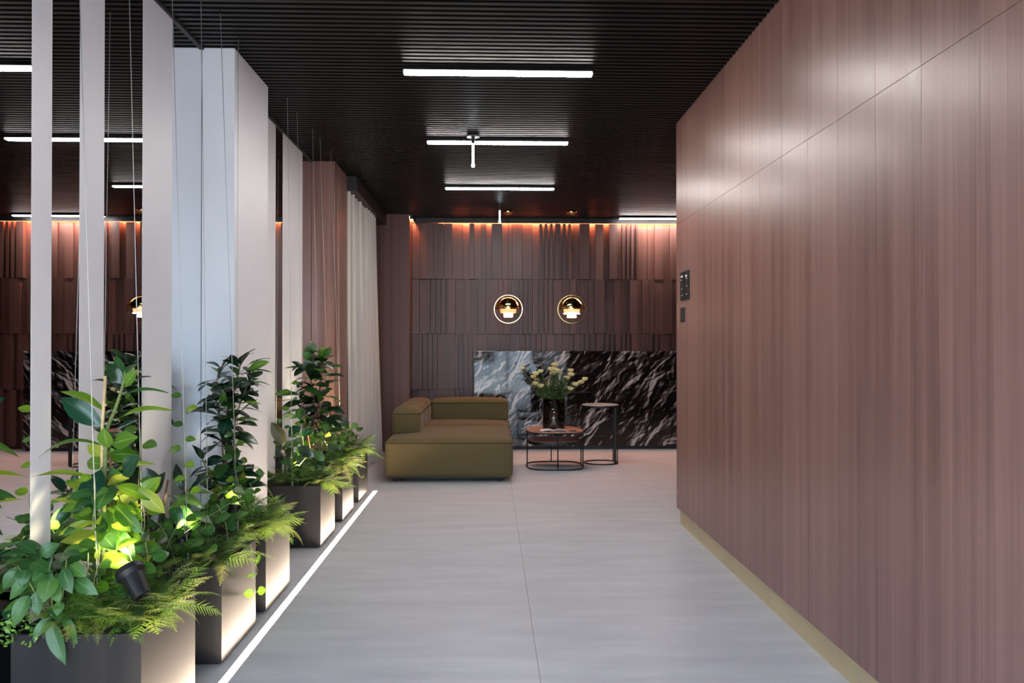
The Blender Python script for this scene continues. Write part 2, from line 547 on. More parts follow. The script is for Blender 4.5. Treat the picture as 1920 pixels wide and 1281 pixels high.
# mirror wall
wl = struct(MB().box(XM - 0.20, XM - 0.012, YF, YB + 0.2, 0, 3.05).build('wall_left', M['stripe_dark']))
whites = [(2.605, 2.722), (2.905, 3.085), (3.42, 3.733), (5.315, 5.510), (5.695, 6.290)]
edges = [YF] + [v for a in whites for v in a] + [6.62]
for i in range(0, len(edges), 2):
    a, b_ = edges[i], edges[i + 1]
    if a < 4.1 < b_:
        segs = [(a, 4.109), (4.722, b_)]
    else:
        segs = [(a, b_)]
    for (p, q) in segs:
        if q - p > 2.0:
            h = (p + q) / 2
            piece('mirror_pane', M['mirror'], XM - 0.012, XM, p + .002, h - .002, 0.0, ZC, wl)
            piece('mirror_pane', M['mirror'], XM - 0.012, XM, h + .002, q - .002, 0.0, ZC, wl)
        else:
            piece('mirror_pane', M['mirror'], XM - 0.012, XM, p + .002, q - .002, 0.0, ZC, wl)
for (a, b_) in whites:
    piece('white_panel', M['white'], XM - 0.012, XM + 0.0006, a, b_, 0.0, ZC - 0.004, wl)
struct(MB().box(XM - 0.01, XM + 0.012, YF, 6.6, ZC - 0.012, ZC + 0.06).build('trim_1', M['black']))

# white column standing against the mirror
c1 = empty('column', (-1.486, 4.415, 0))
tag(c1, 'broad white square column against the mirror behind the planters', 'column')
bevelled(MB().box(XM + 0.0005, -1.397, 4.109, 4.722, 0, ZC).build('shaft', M['white'], c1), 0.003)
# wood-clad column
c2 = empty('column', (-1.472, 6.90, 0))
tag(c2, 'wood clad brown column beside the pale curtain', 'column')
bevelled(MB().box(XM + 0.0005, -1.372, 6.605, 7.19, 0, ZC).build('shaft', M['wood'], c2), 0.003)

# right wall: core, veneer panels, gold plinth
wr = struct(MB().box(XR + 0.02, XL, YF, YR - 0.01, 0.12, 3.02).build('wall_right', M['black']))
pw = 0.283
y = YR
k = 0
while y > YF:
    ya = max(YF, y - pw)
    piece('panel', M['wood'], XR, XR + 0.022, ya + 0.0008, y - 0.0008, 2.1875, ZC + 0.06, wr)
    piece('panel', M['wood'], XR, XR + 0.022, ya + 0.0008, y - 0.0008, 0.12, 2.1855, wr)
    y -= pw
piece('panel', M['wood'], XR + 0.022, XL, YR - 0.012, YR, 0.12, ZC + 0.06, wr)
struct(MB().box(XR + 0.026, XL, YF, YR - 0.004, 0.0, 0.12).build('baseboard_right', M['gold']))
# the plinth's far return is set in a little from the wall end
# back wall: backing + random vertical planks of uneven depth in four bands
wb = struct(MB().box(-1.7, XL + 0.2, YB + 0.03, YB + 0.2, 0, 3.05).build('wall_back', M['wood_slat']))
rng = random.Random(21)
bands = [(2.157, 2.866), (1.454, 2.153), (0.751, 1.450), (0.045, 0.747)]
for bi, (z0, z1) in enumerate(bands):
    x = -1.0
    deep_prev = 0
    while x < 3.35:
        mode = rng.random()
        if mode < 0.16:
            ws = [rng.uniform(.028, .036)] * rng.randint(4, 8)      # a run of narrow ribs
        else:
            ws = [rng.choice([.06, .075, .09, .105, .13])]
        for j, wd in enumerate(ws):
            xe = min(x + wd, 3.36)
            if len(ws) > 1:
                dp = 0.066 if j % 2 == 0 else 0.006
            else:
                dp = rng.choice([0.0, 0.008, 0.016, 0.030, 0.058, 0.07])
                if abs(dp - deep_prev) < 0.008: dp = 0.07 - dp
            if bi == 0 and x < -0.66: dp = 0.07
            deep_prev = dp
            hidden = z1 < 1.23 and x > -0.19 and xe < 2.56
            if not hidden and xe - x > 0.004:
                zz = z1 + (0 if bi else rng.uniform(-.004, .002))
                piece('slat', M['wood_slat'], x + .0012, xe - .0012, YB - dp, YB + 0.03, z0, zz, wb)
            x = xe
piece('slat', M['wood_slat'], 3.362, XL, YB - 0.02, YB + 0.03, 0.0, 2.866, wb)
# pier closing the back wall on the left
pr = empty('pier', (-1.28, 9.4, 0))
tag(pr, 'dark wood clad pier between the curtain and the ribbed back wall', 'pier')
MB().box(XM, -1.002, 9.25, 9.629, 0, ZC - 0.001).build('body', M['wood_slat'], pr)
for i in range(3):
    piece('board', M['wood_slat'], -1.36 + .12 * i, -1.36 + .12 * i + .117, 9.240, 9.25, 0.0, ZC - 0.001, pr)
# lounge end wall, far right
struct(MB().box(XL, XL + 0.2, YR, YB + 0.2, 0, 3.05).build('wall_lounge', M['wood']))
# street front behind the camera: posts, head and mullions, no glazing in view
wf = struct(MB().box(XM - 0.2, XL, YF - 0.12, YF, 2.75, 3.1).box(XM - 0.3, XM, YF - 0.12, YF, 0, 3.1).box(XR, XL, YF - 0.12, YF, 0, 3.1).build('wall_front', M['plaster']))
wn = struct(MB().box(-0.62, -0.56, YF - 0.10, YF - 0.02, 0, 2.75).box(0.42, 0.48, YF - 0.10, YF - 0.02, 0, 2.75)
            .box(XM, XR, YF - 0.10, YF - 0.02, 2.69, 2.75).box(XM, XR, YF - 0.10, YF - 0.02, 0, 0.05).build('window_1', M['iron']))
struct(MB().box(-30, 30, -40, YF - 0.12, -0.25, -0.06).build('ground', M['pavement']))
sb = struct(MB().box(-20, 20, -24, -18, -0.06, 4.0).build('street_front', M['street']))
for i in range(9):
    piece('pane', M['black'], -14 + 3.2 * i, -12.6 + 3.2 * i, -18.02, -17.99, 0.5, 2.6, sb)

# black bulkhead over the curtain
struct(MB().box(XM, -1.285, 7.195, 9.24, 2.792, ZC + 0.03).build('trim_2', M['black']))

# cove light above the planks
cv = empty('cove_light_strip', (1.5, YB - 0.03, 2.9))
tag(cv, 'orange glowing cove light strip along the top of the ribbed back wall', 'light strip')
MB().box(-0.66, 3.3, YB - 0.058, YB - 0.030, 2.897, 2.903).build('diffuser', M['cove'], cv)
MB().box(-1.0, 3.3, YB - 0.075, YB + 0.03, 2.903, 2.925).build('channel', M['black'], cv)
MB().box(-1.0, 3.3, YB - 0.084, YB - 0.075, 2.869, 2.985).build('lip', M['black'], cv)

MB().box(-0.994, -0.974, 9.262, 9.515, 2.905, 2.911).build('return_diffuser', M['cove'], cv)
MB().box(-1.0, -0.958, 9.258, 9.516, 2.911, 2.926).box(-0.966, -0.958, 9.258, 9.516, 2.868, 2.911).box(-1.0, -0.966, 9.250, 9.258, 2.868, 2.926).build('return_lip', M['black'], cv)

# ================================================================== FURNISHINGS
# polished stone slab in front of the back wall
st = empty('stone_slab', (1.2, 9.45, 0))
tag(st, 'low polished black stone slab with pale branching veins on the back wall', 'wall panel')
bevelled(MB().box(-0.207, 2.60, 9.36, 9.535, 0.045, 1.236).build('face', M['stone'], st), 0.003)
MB().box(-0.19, 2.58, 9.385, 9.53, 0, 0.045).build('plinth', M['black'], st)

# curtain
def curtain():
    cu = empty('curtain', (-1.37, 8.0, 0))
    tag(cu, 'pale beige floor length curtain hanging in soft folds by the wood column', 'curtain')
    n, mrow = 230, 14
    y0, y1 = 7.215, 8.86
    v, f = [], []
    rg = random.Random(3)
    ph = [rg.uniform(0, 6.28) for _ in range(6)]
    for layer in (0, 1):
        for j in range(mrow + 1):
            tz = j / mrow
            z = 0.012 + (2.80 - 0.012) * tz
            for i in range(n + 1):
                s = i / n
                flare = (1 - tz) ** 1.3
                yy = y0 + (y1 - y0) * s * (1 + 0.035 * flare) 
                amp = 0.042 + 0.020 * flare
                wv = math.sin(2 * math.pi * 10 * s + 0.9 * math.sin(7 * s + ph[0])) + 0.35 * math.sin(2 * math.pi * 23 * s + ph[1] + tz)
                xx = -1.398 + amp * wv + 0.045 * flare * s + 0.03 * s - (0.003 if layer else 0)
                yy += 0.012 * math.cos(2 * math.pi * 10 * s + ph[2])
                v.append((xx, yy, z))
    off = (n + 1) * (mrow + 1)
    for layer in (0, 1):
        for j in range(mrow):
            for i in range(n):
                a = layer * off + j * (n + 1) + i
                q = (a, a + 1, a + n + 2, a + n + 1)
                f.append(q if not layer else q[::-1])
    o = link('cloth', mesh('cloth', v, f, M['curtain'], True), cu)
    MB().box(-1.40, -1.37, 7.21, 8.92, 2.785, 2.80).build('rail', M['black'], cu)
curtain()

# linear ceiling lights
lamps = [(0.045, 4.395, 'nearest of the row down the middle of the black ceiling'),
         (0.055, 5.90, 'second of the row down the middle of the black ceiling'),
         (0.093, 7.62, 'third of the row, just in front of the brass pendants'),
         (2.175, 9.36, 'farthest, close to the back wall behind the right wall corner')]
for (x, y, s) in lamps:
    t = empty('linear_ceiling_light', (x, y, ZC))
    tag(t, 'slim glowing ceiling light bar, ' + s, 'ceiling light', 'linear lights of the slatted ceiling')
    zb = ZC - 0.028
    o = MB().box(x - 0.555, x + 0.555, y - 0.027, y + 0.027, zb, zb + 0.008).build('diffuser', M['lamp'], t)
    bevelled(o, 0.003, 2)
    MB().box(x - 0.558, x + 0.558, y - 0.050, y + 0.050, zb + 0.0085, ZC + 0.0).build('housing', M['slat'], t)
    for sx in (-1, 1):
        MB().box(x + sx * 0.555 - 0.003, x + sx * 0.555 + 0.003, y - 0.027, y + 0.027, zb, zb + 0.0085).build('end_cap', M['mark'], t)

# slim tube pendants (cool light)
for (px, y, ln, nm) in ((887, 5.77, 0.185, 'hanging in front of the second ceiling light bar'), (937, 8.62, 0.145, 'hanging near the back wall above the left brass pendant')):
    x = at(px, 255, y).x
    t = empty('tube_spotlight', (x, y, ZC))
    tag(t, 'slim bright vertical tube spotlight ' + nm, 'spotlight')
    o = MB().lathe([(0.0, 0.012), (0.05, 0.012), (0.05, 0.0), (0.0, 0.0)], (x, y, ZC - 0.012), 24).build('canopy', M['black'], t)
    o = MB().lathe([(0.0, 0.05), (0.014, 0.05), (0.014, 0.0), (0.0, 0.0)], (x, y, ZC - 0.062), 16).build('socket', M['plastic'], t)
    zt = ZC - 0.062
    o = MB().lathe([(0.0, 0.0), (0.009, 0.0), (0.009, -ln + 0.03), (0.012, -ln + 0.028), (0.012, -ln + 0.004), (0.0, -ln)], (x, y, zt), 16).build('tube', M['tube_lit'], t, True)

# brass ring pendants
def pendant(x, y, z, extra, lab):
    t = empty('pendant_lamp', (x, y, z))
    tag(t, lab, 'pendant lamp', 'brass ring pendants')
    Rr = 0.172
    # ring: flat brass band in the xz plane
    n = 72
    v, f = [], []
    for k in range(n):
        a = 2 * math.pi * k / n
        for (rr, yy) in ((Rr, -.012), (Rr, .012), (Rr - .008, .012), (Rr - .008, -.012)):
            v.append((x + rr * math.cos(a), y + yy, z + rr * math.sin(a)))
    for k in range(n):
        for j in range(4):
            f.append((k * 4 + j, k * 4 + (j + 1) % 4, ((k + 1) % n) * 4 + (j + 1) % 4, ((k + 1) % n) * 4 + j))
    link('ring', mesh('ring', v, f, M['brass']), t)
    # dome
    prof = [(0.155 * math.sin(a), 0.155 * math.cos(a)) for a in [i * math.pi / 2 / 14 for i in range(15)]]
    prof += [(0.151 * math.sin(a), 0.151 * math.cos(a)) for a in [i * math.pi / 2 / 14 for i in range(14, -1, -1)]]
    MB().lathe(prof, (x, y, z), 48).build('dome', M['brass'], t, True)
    MB().lathe([(0.157, 0.004), (0.163, 0.004), (0.163, -0.004), (0.10, -0.006), (0.10, -0.002), (0.157, 0.0)], (x, y, z), 48).build('brim', M['brass'], t)
    MB().lathe([(0.098, -0.004), (0.092, -0.046), (0.05, -0.046), (0.05, -0.04), (0.088, -0.042), (0.094, -0.004)], (x, y, z), 40).build('inner_cylinder', M['copper_lit'], t)
    if extra:
        MB().lathe([(0.0, -0.046), (0.098, -0.048), (0.104, -0.054), (0.098, -0.06), (0.0, -0.062)], (x, y, z), 40).build('disc', M['diffuser'], t, True)
        MB().lathe([(0.0, -0.062), (0.055, -0.062), (0.055, -0.086), (0.062, -0.092), (0.055, -0.102), (0.0, -0.104)], (x, y, z), 32).build('diffuser', M['diffuser'], t)
    else:
        MB().lathe([(0.0, -0.046), (0.058, -0.046), (0.056, -0.09), (0.05, -0.098), (0.0, -0.1)], (x, y, z), 32).build('diffuser', M['diffuser'], t)
    for sx in (-1, 1):
        MB().tube([(x + sx * 0.155, y, z), (x + sx * 0.178, y, z)], 0.006, 10).build('pivot', M['brass'], t)
    MB().tube([(x, y, z + Rr), (x, y, ZC)], 0.0028, 6).build('cable', M['brass'], t)
    MB().lathe([(0.0, 0.05), (0.055, 0.05), (0.06, 0.03), (0.045, 0.008), (0.02, 0.0), (0.0, 0.0)], (x, y, ZC - 0.05), 32).build('canopy', M['brass'], t, True)
pendant(0.211, 8.95, 1.742, False, 'left brass ring pendant with half dome and small lit cup')
pendant(0.974, 8.95, 1.742, True, 'right brass ring pendant with half dome and wider lit disc')

# switch plates on the right wall
def plate(y0, y1, z0, z1, marks, lab):
    t = empty('switch_plate', (XR, (y0 + y1) / 2, z0))
    tag(t, lab, 'switch plate', 'black control plates on the wood wall')
    bevelled(MB().box(XR - 0.010, XR - 0.0002, y0, y1, z0, z1).build('plate', M['plastic'], t), 0.002)
    for (fy, fz, wy, hz) in marks:
        yc, zc = y0 + (y1 - y0) * fy, z0 + (z1 - z0) * fz
        MB().box(XR - 0.0112, XR - 0.009, yc - wy / 2, yc + wy / 2, zc - hz / 2, zc + hz / 2).build('mark', M['mark'], t)
plate(5.19, 5.285, 1.622, 1.822, [(.5, .84, .055, .012), (.72, .72, .018, .008), (.45, .40, .012, .008), (.45, .17, .012, .006)], 'tall black control plate nearer the wall end, upper pair')
plate(5.065, 5.160, 1.622, 1.822, [(.6, .82, .045, .012), (.5, .73, .02, .006), (.45, .46, .012, .008), (.45, .18, .012, .006)], 'tall black control plate farther from the wall end, upper pair')
plate(5.19, 5.285, 1.470, 1.572, [], 'small blank black control plate below the tall pair')

# ------------------------------------------------------------------ sofa
def soft_box(x0, x1, y0, y1, z0, z1, r, bulge_top=0.0, bulge_side=0.0, n=12):
    hx, hy, hz = (x1 - x0) / 2, (y1 - y0) / 2, (z1 - z0) / 2
    c = Vector(((x0 + x1) / 2, (y0 + y1) / 2, (z0 + z1) / 2))
    def axis(h):
        pts = [-1.0]
        e = r / h
        for i in range(1, 4): pts.append(-1 + e * i / 3)
        inner = 8
        for i in range(1, inner): pts.append(-1 + e + (2 - 2 * e) * i / inner)
        for i in range(3, 0, -1): pts.append(1 - e * i / 3)
        pts.append(1.0)
        return pts
    A = [axis(hx), axis(hy), axis(hz)]
    H = (hx, hy, hz)
    bm = bmesh.new()
    for ax in range(3):
        u, v_ = (ax + 1) % 3, (ax + 2) % 3
        for sgn in (-1, 1):
            grid = []
            for a in A[u]:
                row = []
                for b_ in A[v_]:
                    p = [0, 0, 0]
                    p[ax] = sgn * H[ax]; p[u] = a * H[u]; p[v_] = b_ * H[v_]
                    q = Vector([max(-H[i] + r, min(H[i] - r, p[i])) for i in range(3)])
                    d = Vector(p) - q
                    if d.length > 1e-9: d.normalize()
                    pt = q + d * r
                    fx, fy, fz = [1 - (pt[i] / H[i]) ** 2 for i in range(3)]
                    if pt.z > 0: pt.z += bulge_top * max(0, fx) ** .6 * max(0, fy) ** .6 * (pt.z / hz)
                    pt.x += bulge_side * (pt.x / hx) * max(0, fy) ** .7 * max(0, fz) ** .7
                    pt.y += bulge_side * (pt.y / hy) * max(0, fx) ** .7 * max(0, fz) ** .7
                    row.append(bm.verts.new(pt + c))
                grid.append(row)
            for i in range(len(grid) - 1):
                for j in range(len(grid[0]) - 1):
                    q = (grid[i][j], grid[i + 1][j], grid[i + 1][j + 1], grid[i][j + 1])
                    bm.faces.new(q if sgn > 0 else q[::-1])
    bmesh.ops.remove_doubles(bm, verts=bm.verts, dist=1e-5)
    for f in bm.faces: f.smooth = True
    return bm

def soft(name, parent, *a, **k):
    bm = soft_box(*a, **k)
    me = bpy.data.meshes.new(name)
    bm.to_mesh(me); bm.free()
    me.materials.append(M['fabric'])
    return link(name, me, parent)

def seam(parent, x0, x1, y0, y1, z, rr=0.028, rad=0.0055):
    x0, x1, y0, y1 = x0 - .004, x1 + .004, y0 - .004, y1 + .004
    pts = []
    for (cx_, cy_, a0) in ((x1 - rr, y1 - rr, 0), (x0 + rr, y1 - rr, 90), (x0 + rr, y0 + rr, 180), (x1 - rr, y0 + rr, 270)):
        for i in range(5):
            a = R(a0 + 90 * i / 4)
            pts.append((cx_ + rr * math.cos(a), cy_ + rr * math.sin(a), z))
    return MB().tube(pts, rad, 6, close=True).build('piping', M['piping'], parent, True)

def sofa():
    t = empty('sofa', (-0.4, 8.2, 0))
    tag(t, 'low olive green modular corner sofa on the grey floor by the curtain', 'sofa')
    X0, X1 = -1.005, 0.212
    s1 = soft('seat', t, X0, X1, 7.125, 8.36, 0.045, 0.405, 0.045, bulge_top=0.030, bulge_side=0.012)
    seam(s1, X0 + .001, X1 - .001, 7.128, 8.357, 0.374, 0.05)
    s2 = soft('seat', t, X0 + .02, X1, 8.365, 9.19, 0.045, 0.405, 0.045, bulge_top=0.028, bulge_side=0.004)
    seam(s2, X0 + .021, X1 - .001, 8.368, 9.187, 0.374, 0.05)
    for (ya, yb) in ((7.56, 8.02), (8.025, 8.50), (8.505, 9.18)):
        b_ = soft('backrest', t, X0 + 0.01, -0.715, ya, yb, 0.395, 0.645, 0.045, bulge_top=0.045, bulge_side=0.008)
        seam(b_, X0 + .012, -.717, ya + .002, yb - .002, 0.615, 0.045)
    a = soft('armrest', t, -0.712, X1 - .004, 8.90, 9.185, 0.395, 0.655, 0.045, bulge_top=0.030, bulge_side=0.006)
    seam(a, -.711, X1 - .006, 8.902, 9.183, 0.622, 0.045)
    MB().box(X0 + .07, X1 - .07, 7.20, 9.12, 0.028, 0.05).build('base', M['black'], t)
    for x in (X0 + .12, X1 - .12):
        for y in (7.24, 9.08):
            MB().lathe([(0, 0), (.022, 0), (.022, .03), (0, .03)], (x, y, 0), 12).build('foot', M['black'], t)
sofa()

# ------------------------------------------------------------------ tables
def squircle(cx, cy_, a, b_, n=48, p=3.2):
    pts = []
    for k in range(n):
        th = 2 * math.pi * k / n
        c, s = math.cos(th), math.sin(th)
        pts.append((cx + a * math.copysign(abs(c) ** (2 / p), c), cy_ + b_ * math.copysign(abs(s) ** (2 / p), s)))
    return pts

def slab(name, pts, z0, z1, mat, parent):
    n = len(pts)
    v = [(x, y, z0) for x, y in pts] + [(x, y, z1) for x, y in pts]
    f = [tuple(range(n - 1, -1, -1)), tuple(range(n, 2 * n))] + [(k, (k + 1) % n, n + (k + 1) % n, n + k) for k in range(n)]
    return link(name, mesh(name, v, f, mat), parent)

def coffee_table():
    cx, cyy = 0.690, 8.06
    t = empty('coffee_table', (cx, cyy, 0))
    tag(t, 'round cornered coffee table with copper brown top and thin black frame', 'coffee table')
    a, b_ = 0.300, 0.295
    P = squircle(cx, cyy, a, b_)
    slab('table_top', squircle(cx, cyy, a, b_), 0.392, 0.402, M['terracotta'], t)
    for nm, z in (('top_frame', 0.384), ('bottom_frame', 0.008)):
        MB().tube([(x, y, z) for x, y in P], 0.0075, 6, close=True).build(nm, M['iron'], t, True)
    sh = slab('tray', squircle(cx - .005, cyy, 0.283, 0.278), 0.262, 0.292, M['iron'], t)
    slab('tray_inlay', squircle(cx - .005, cyy, 0.276, 0.271), 0.292, 0.294, M['terracotta'], sh)
    for (x, y) in ((cx - a, cyy - .08), (cx + .01, cyy - b_), (cx + a - .004, cyy - .10), (cx - .012, cyy + b_), (cx + a, cyy + .10)):
        MB().tube([(x, y, 0.008), (x, y, 0.39)], 0.0065, 8).build('leg', M['iron'], t)
    # things on it
    v0 = empty('glass_vase', (0.675, 8.12, 0.402))
    tag(v0, 'clear cylindrical glass vase of flower stems on the coffee table', 'vase')
    vx, vy, vz = 0.688, 8.13, 0.4025
    MB().lathe([(0.0, 0.0), (0.118, 0.0), (0.121, 0.006), (0.121, 0.325), (0.117, 0.325), (0.117, 0.012), (0.0, 0.012)], (vx, vy, vz), 48).build('body', M['glass'], v0, True)
    # bouquet
    bq = empty('bouquet', (vx, vy, vz + 0.015))
    tag(bq, 'loose bouquet of cream yellow roses and fine greenery in the vase', 'flowers')
    rg = random.Random(12)
    heads = [(975, 694), (1001, 704), (1010, 699), (1003, 716), (1010, 727), (1025, 725), (1030, 696), (1036, 688), (1040, 699), (1033, 704), (1043, 700), (1066, 698), (1067, 706), (1059, 712), (1060, 731), (1066, 732), (1075, 724), (1086, 720), (1093, 714), (1000, 722), (996, 710)]
    for i, (px, py) in enumerate(heads):
        px += 4
        p = at(px, py, vy + rg.uniform(-.14, .10))
        ba = Vector((vx + rg.uniform(-.05, .05), vy + rg.uniform(-.05, .05), vz + 0.03))
        ne = Vector((vx + (p.x - vx) * .25, vy + (p.y - vy) * .25, vz + 0.33))
        MB().tube([ba, ne, ne * .4 + p * .6, p], 0.003, 5).build('stem', M['stem'], bq)
        fl_ = rose_head(rg, p, rg.uniform(.024, .033), bq)
    # greenery
    for i in range(46):
        a_ = rg.uniform(0, 2 * math.pi)
        rr = rg.uniform(0.05, 0.22)
        top = Vector((vx + rr * math.cos(a_) * 1.05, vy + rr * math.sin(a_) * .8, vz + rg.uniform(0.42, 0.64) - rr * .3))
        ba = Vector((vx + rg.uniform(-.08, .08), vy + rg.uniform(-.08, .08), vz + 0.02))
        ne = Vector((vx + rr * .45 * math.cos(a_), vy + rr * .45 * math.sin(a_), vz + 0.31))
        mb = MB()
        mb.tube([ba, ne, top], 0.0022, 4)
        for j in range(24):
            tt = rg.uniform(.05, 1)
            q = ne.lerp(top, tt)
            mini_leaf(mb, q, Vector((rg.uniform(-1, 1), rg.uniform(-1, 1), rg.uniform(-.2, 1))).normalized(), rg.uniform(.026, .048), rg)
        for j in range(8):
            q = ba.lerp(ne, rg.uniform(.25, 1))
            mini_leaf(mb, q, Vector((rg.uniform(-1, 1), rg.uniform(-1, 1), rg.uniform(.4, 1.5))).normalized(), rg.uniform(.025, .045), rg)
        mb.build('sprig', M['sprig'] if i % 3 else M['fern_dark_plain'], bq)
    for i in range(64):
        a_ = rg.uniform(0, 2 * math.pi); rr = 0.106 * math.sqrt(rg.random())
        p = Vector((vx + rr * math.cos(a_), vy + rr * math.sin(a_), vz + .016))
        q = Vector((vx + rr * math.cos(a_ + .3), vy + rr * math.sin(a_ + .3), vz + rg.uniform(.28, .37)))
        mb = MB().tube([p, q], .0035, 5)
        for j in range(7):
            c = p.lerp(q, rg.uniform(.1, 1))
            mini_leaf(mb, c, Vector((rg.uniform(-.5, .5), rg.uniform(-.5, .5), 1)).normalized(), .045, rg)
        mb.build('stalk', M['sprig'], bq)
    # magazine and pen
    mg = empty('magazine', (0.66, 7.90, 0.402))
    tag(mg, 'white open magazine lying on the front of the coffee table', 'magazine')
    for sx in (-1, 1):
        v, f = [], []
        for i in range(9):
            s = i / 8
            zz = 0.404 + 0.012 * math.sin(math.pi * s) * (1 - .5 * s)
            for (yy, zb) in ((7.83, 0), (7.99, 0), (7.99, .0025), (7.83, .0025)):
                v.append((0.665 + sx * (0.002 + 0.135 * s), yy, zz + zb))
        for i in range(8):
            for j in range(4):
                f.append((i * 4 + j, i * 4 + (j + 1) % 4, i * 4 + 4 + (j + 1) % 4, i * 4 + 4 + j))
        f += [(0, 1, 2, 3), (32, 33, 34, 35)]
        link('page', mesh('page', v, f, M['paper'] if sx < 0 else M['grey_print']), mg)
    pn = empty('pen', (0.86, 7.86, 0.406))
    tag(pn, 'short black pen lying beside the magazine on the coffee table', 'pen')
    MB().tube([(0.825, 7.85, 0.4065), (0.885, 7.86, 0.4065)], 0.0045, 8).build('barrel', M['plastic'], pn)
    MB().tube([(0.885, 7.86, 0.4065), (0.905, 7.863, 0.4065)], 0.0048, 8, r1=0.0035).build('cap', M['plastic'], pn)

def mini_leaf(mb, p, d, L_, rg):
    s = d.cross(Vector((rg.uniform(-1, 1), rg.uniform(-1, 1), rg.uniform(-1, 1)))).normalized() * (L_ * .26)
    mb.add([p, p + d * L_ * .5 + s, p + d * L_, p + d * L_ * .5 - s], [(0, 1, 2, 3)])

def rose_head(rg, p, r_, parent):
    mb = MB()
    for ring, (n, tilt, sz) in enumerate(((3, 8, .9), (4, 22, 1.0), (5, 42, 1.0))):
        for k in range(n):
            a = 2 * math.pi * (k + .5 * ring) / n + rg.uniform(-.2, .2)
            o_ = Vector((math.cos(a), math.sin(a), 0))
            up = Vector((0, 0, 1))
            d = (up * math.cos(R(tilt)) + o_ * math.sin(R(tilt)))
            s = up.cross(o_).normalized()
            b_ = p + o_ * r_ * .12
            L_ = r_ * 1.5 * sz
            v = []
            for (t_, w_) in ((0, .25), (.35, .75), (.7, .85), (1, .45)):
                cpt = b_ + d * L_ * t_ + o_ * r_ * .25 * math.sin(t_ * 3.0)
                v += [cpt - s * r_ * w_ - o_ * r_ * .0, cpt + o_ * r_ * .12, cpt + s * r_ * w_]
            f = []
            for i in range(3):
                f += [(i * 3, i * 3 + 1, i * 3 + 4, i * 3 + 3), (i * 3 + 1, i * 3 + 2, i * 3 + 5, i * 3 + 4)]
            mb.add(v, f)
    return mb.build('bloom', M['petal'], parent, True)
M['sprig'] = plain('sprig_green', (0.050, 0.095, 0.022), 0.6)
M['fern_dark_plain'] = plain('sprig_dark', (0.030, 0.060, 0.014), 0.6)
coffee_table()

def side_table():
    cx, cyy = 1.225, 8.27
    t = empty('side_table', (cx, cyy, 0))
    tag(t, 'tall black side table with pale stone disc top in front of the dark stone', 'side table')
    top = MB().lathe([(0, .018), (.196, .018), (.2, .014), (.2, .004), (0, .004)], (cx - .01, cyy, 0.635), 48).build('table_top', M['stone_top'], t)
    MB().lathe([(0, .004), (.206, .004), (.206, .012), (.2015, .012), (.2015, -.006), (0, -.006)], (cx - .01, cyy, 0.635), 48).build('rim', M['iron'], t)
    MB().tube([(cx + .185 * math.cos(2 * math.pi * k / 40), cyy + .16 * math.sin(2 * math.pi * k / 40), .008) for k in range(40)], .008, 6, close=True).build('base_ring', M['iron'], t, True)
    MB().box(cx + .125, cx + .150, cyy - .13, cyy - .10, 0.008, 0.634).build('leg', M['iron'], t)
    MB().tube([(cx + .178, cyy - .03, .008), (cx + .178, cyy - .03, .632)], .006, 8).build('leg', M['iron'], t)
    MB().tube([(cx + .150, cyy + .09, .008), (cx + .150, cyy + .09, .632)], .006, 8).build('leg', M['iron'], t)
side_table()

# ================================================================== PLANTS
def leaf_mesh(name, mat, peak=0.5, q=0.9, ratio=0.42, arch=0.6, fold=0.18, petiole=0.08, tip=0.0, rows=9):
    v, f, uvs = [], [], []
    us = (-1, -.5, 0, .5, 1)
    pw_ = math.log(0.5) / math.log(peak)
    for i in range(rows + 1):
        s = i / rows
        tt = petiole + (1 - petiole) * s
        hw = ratio / 2 * max(0.012, math.sin(math.pi * min(1, max(0, s)) ** pw_)) ** q
        if tip and s > 1 - tip: hw *= 0.35 + 0.65 * ((1 - s) / tip)
        if i in (0, rows): hw = 0.006
        th = arch * tt
        yy = math.sin(th) / arch if arch else tt
        zz = (math.cos(th) - 1) / arch if arch else 0
        for u in us:
            wav = 0.010 * math.sin(9 * s + 2.0 * u) * abs(u)
            v.append((u * hw, yy - abs(u) ** 2 * hw * .08, zz + fold * abs(u) * hw * 1.4 + wav))
            uvs.append((u * .5 + .5, s))
    n = len(us)
    for i in range(rows):
        for j in range(n - 1):
            f.append((i * n + j, i * n + j + 1, (i + 1) * n + j + 1, (i + 1) * n + j))
    # petiole
    b0 = len(v)
    pr_ = 0.010
    for yy in (0.0, petiole * 1.1):
        for (dx, dz) in ((-pr_, 0), (pr_, 0), (0, -pr_ * 1.6)):
            v.append((dx, yy, dz)); uvs.append((.5, 0))
    for j in range(3):
        f.append((b0 + j, b0 + (j + 1) % 3, b0 + 3 + (j + 1) % 3, b0 + 3 + j))
    me = mesh(name, v, f, mat, True)
    ul = me.uv_layers.new(name='UVMap')
    for lp in me.loops: ul.data[lp.index].uv = uvs[lp.vertex_index]
    return me

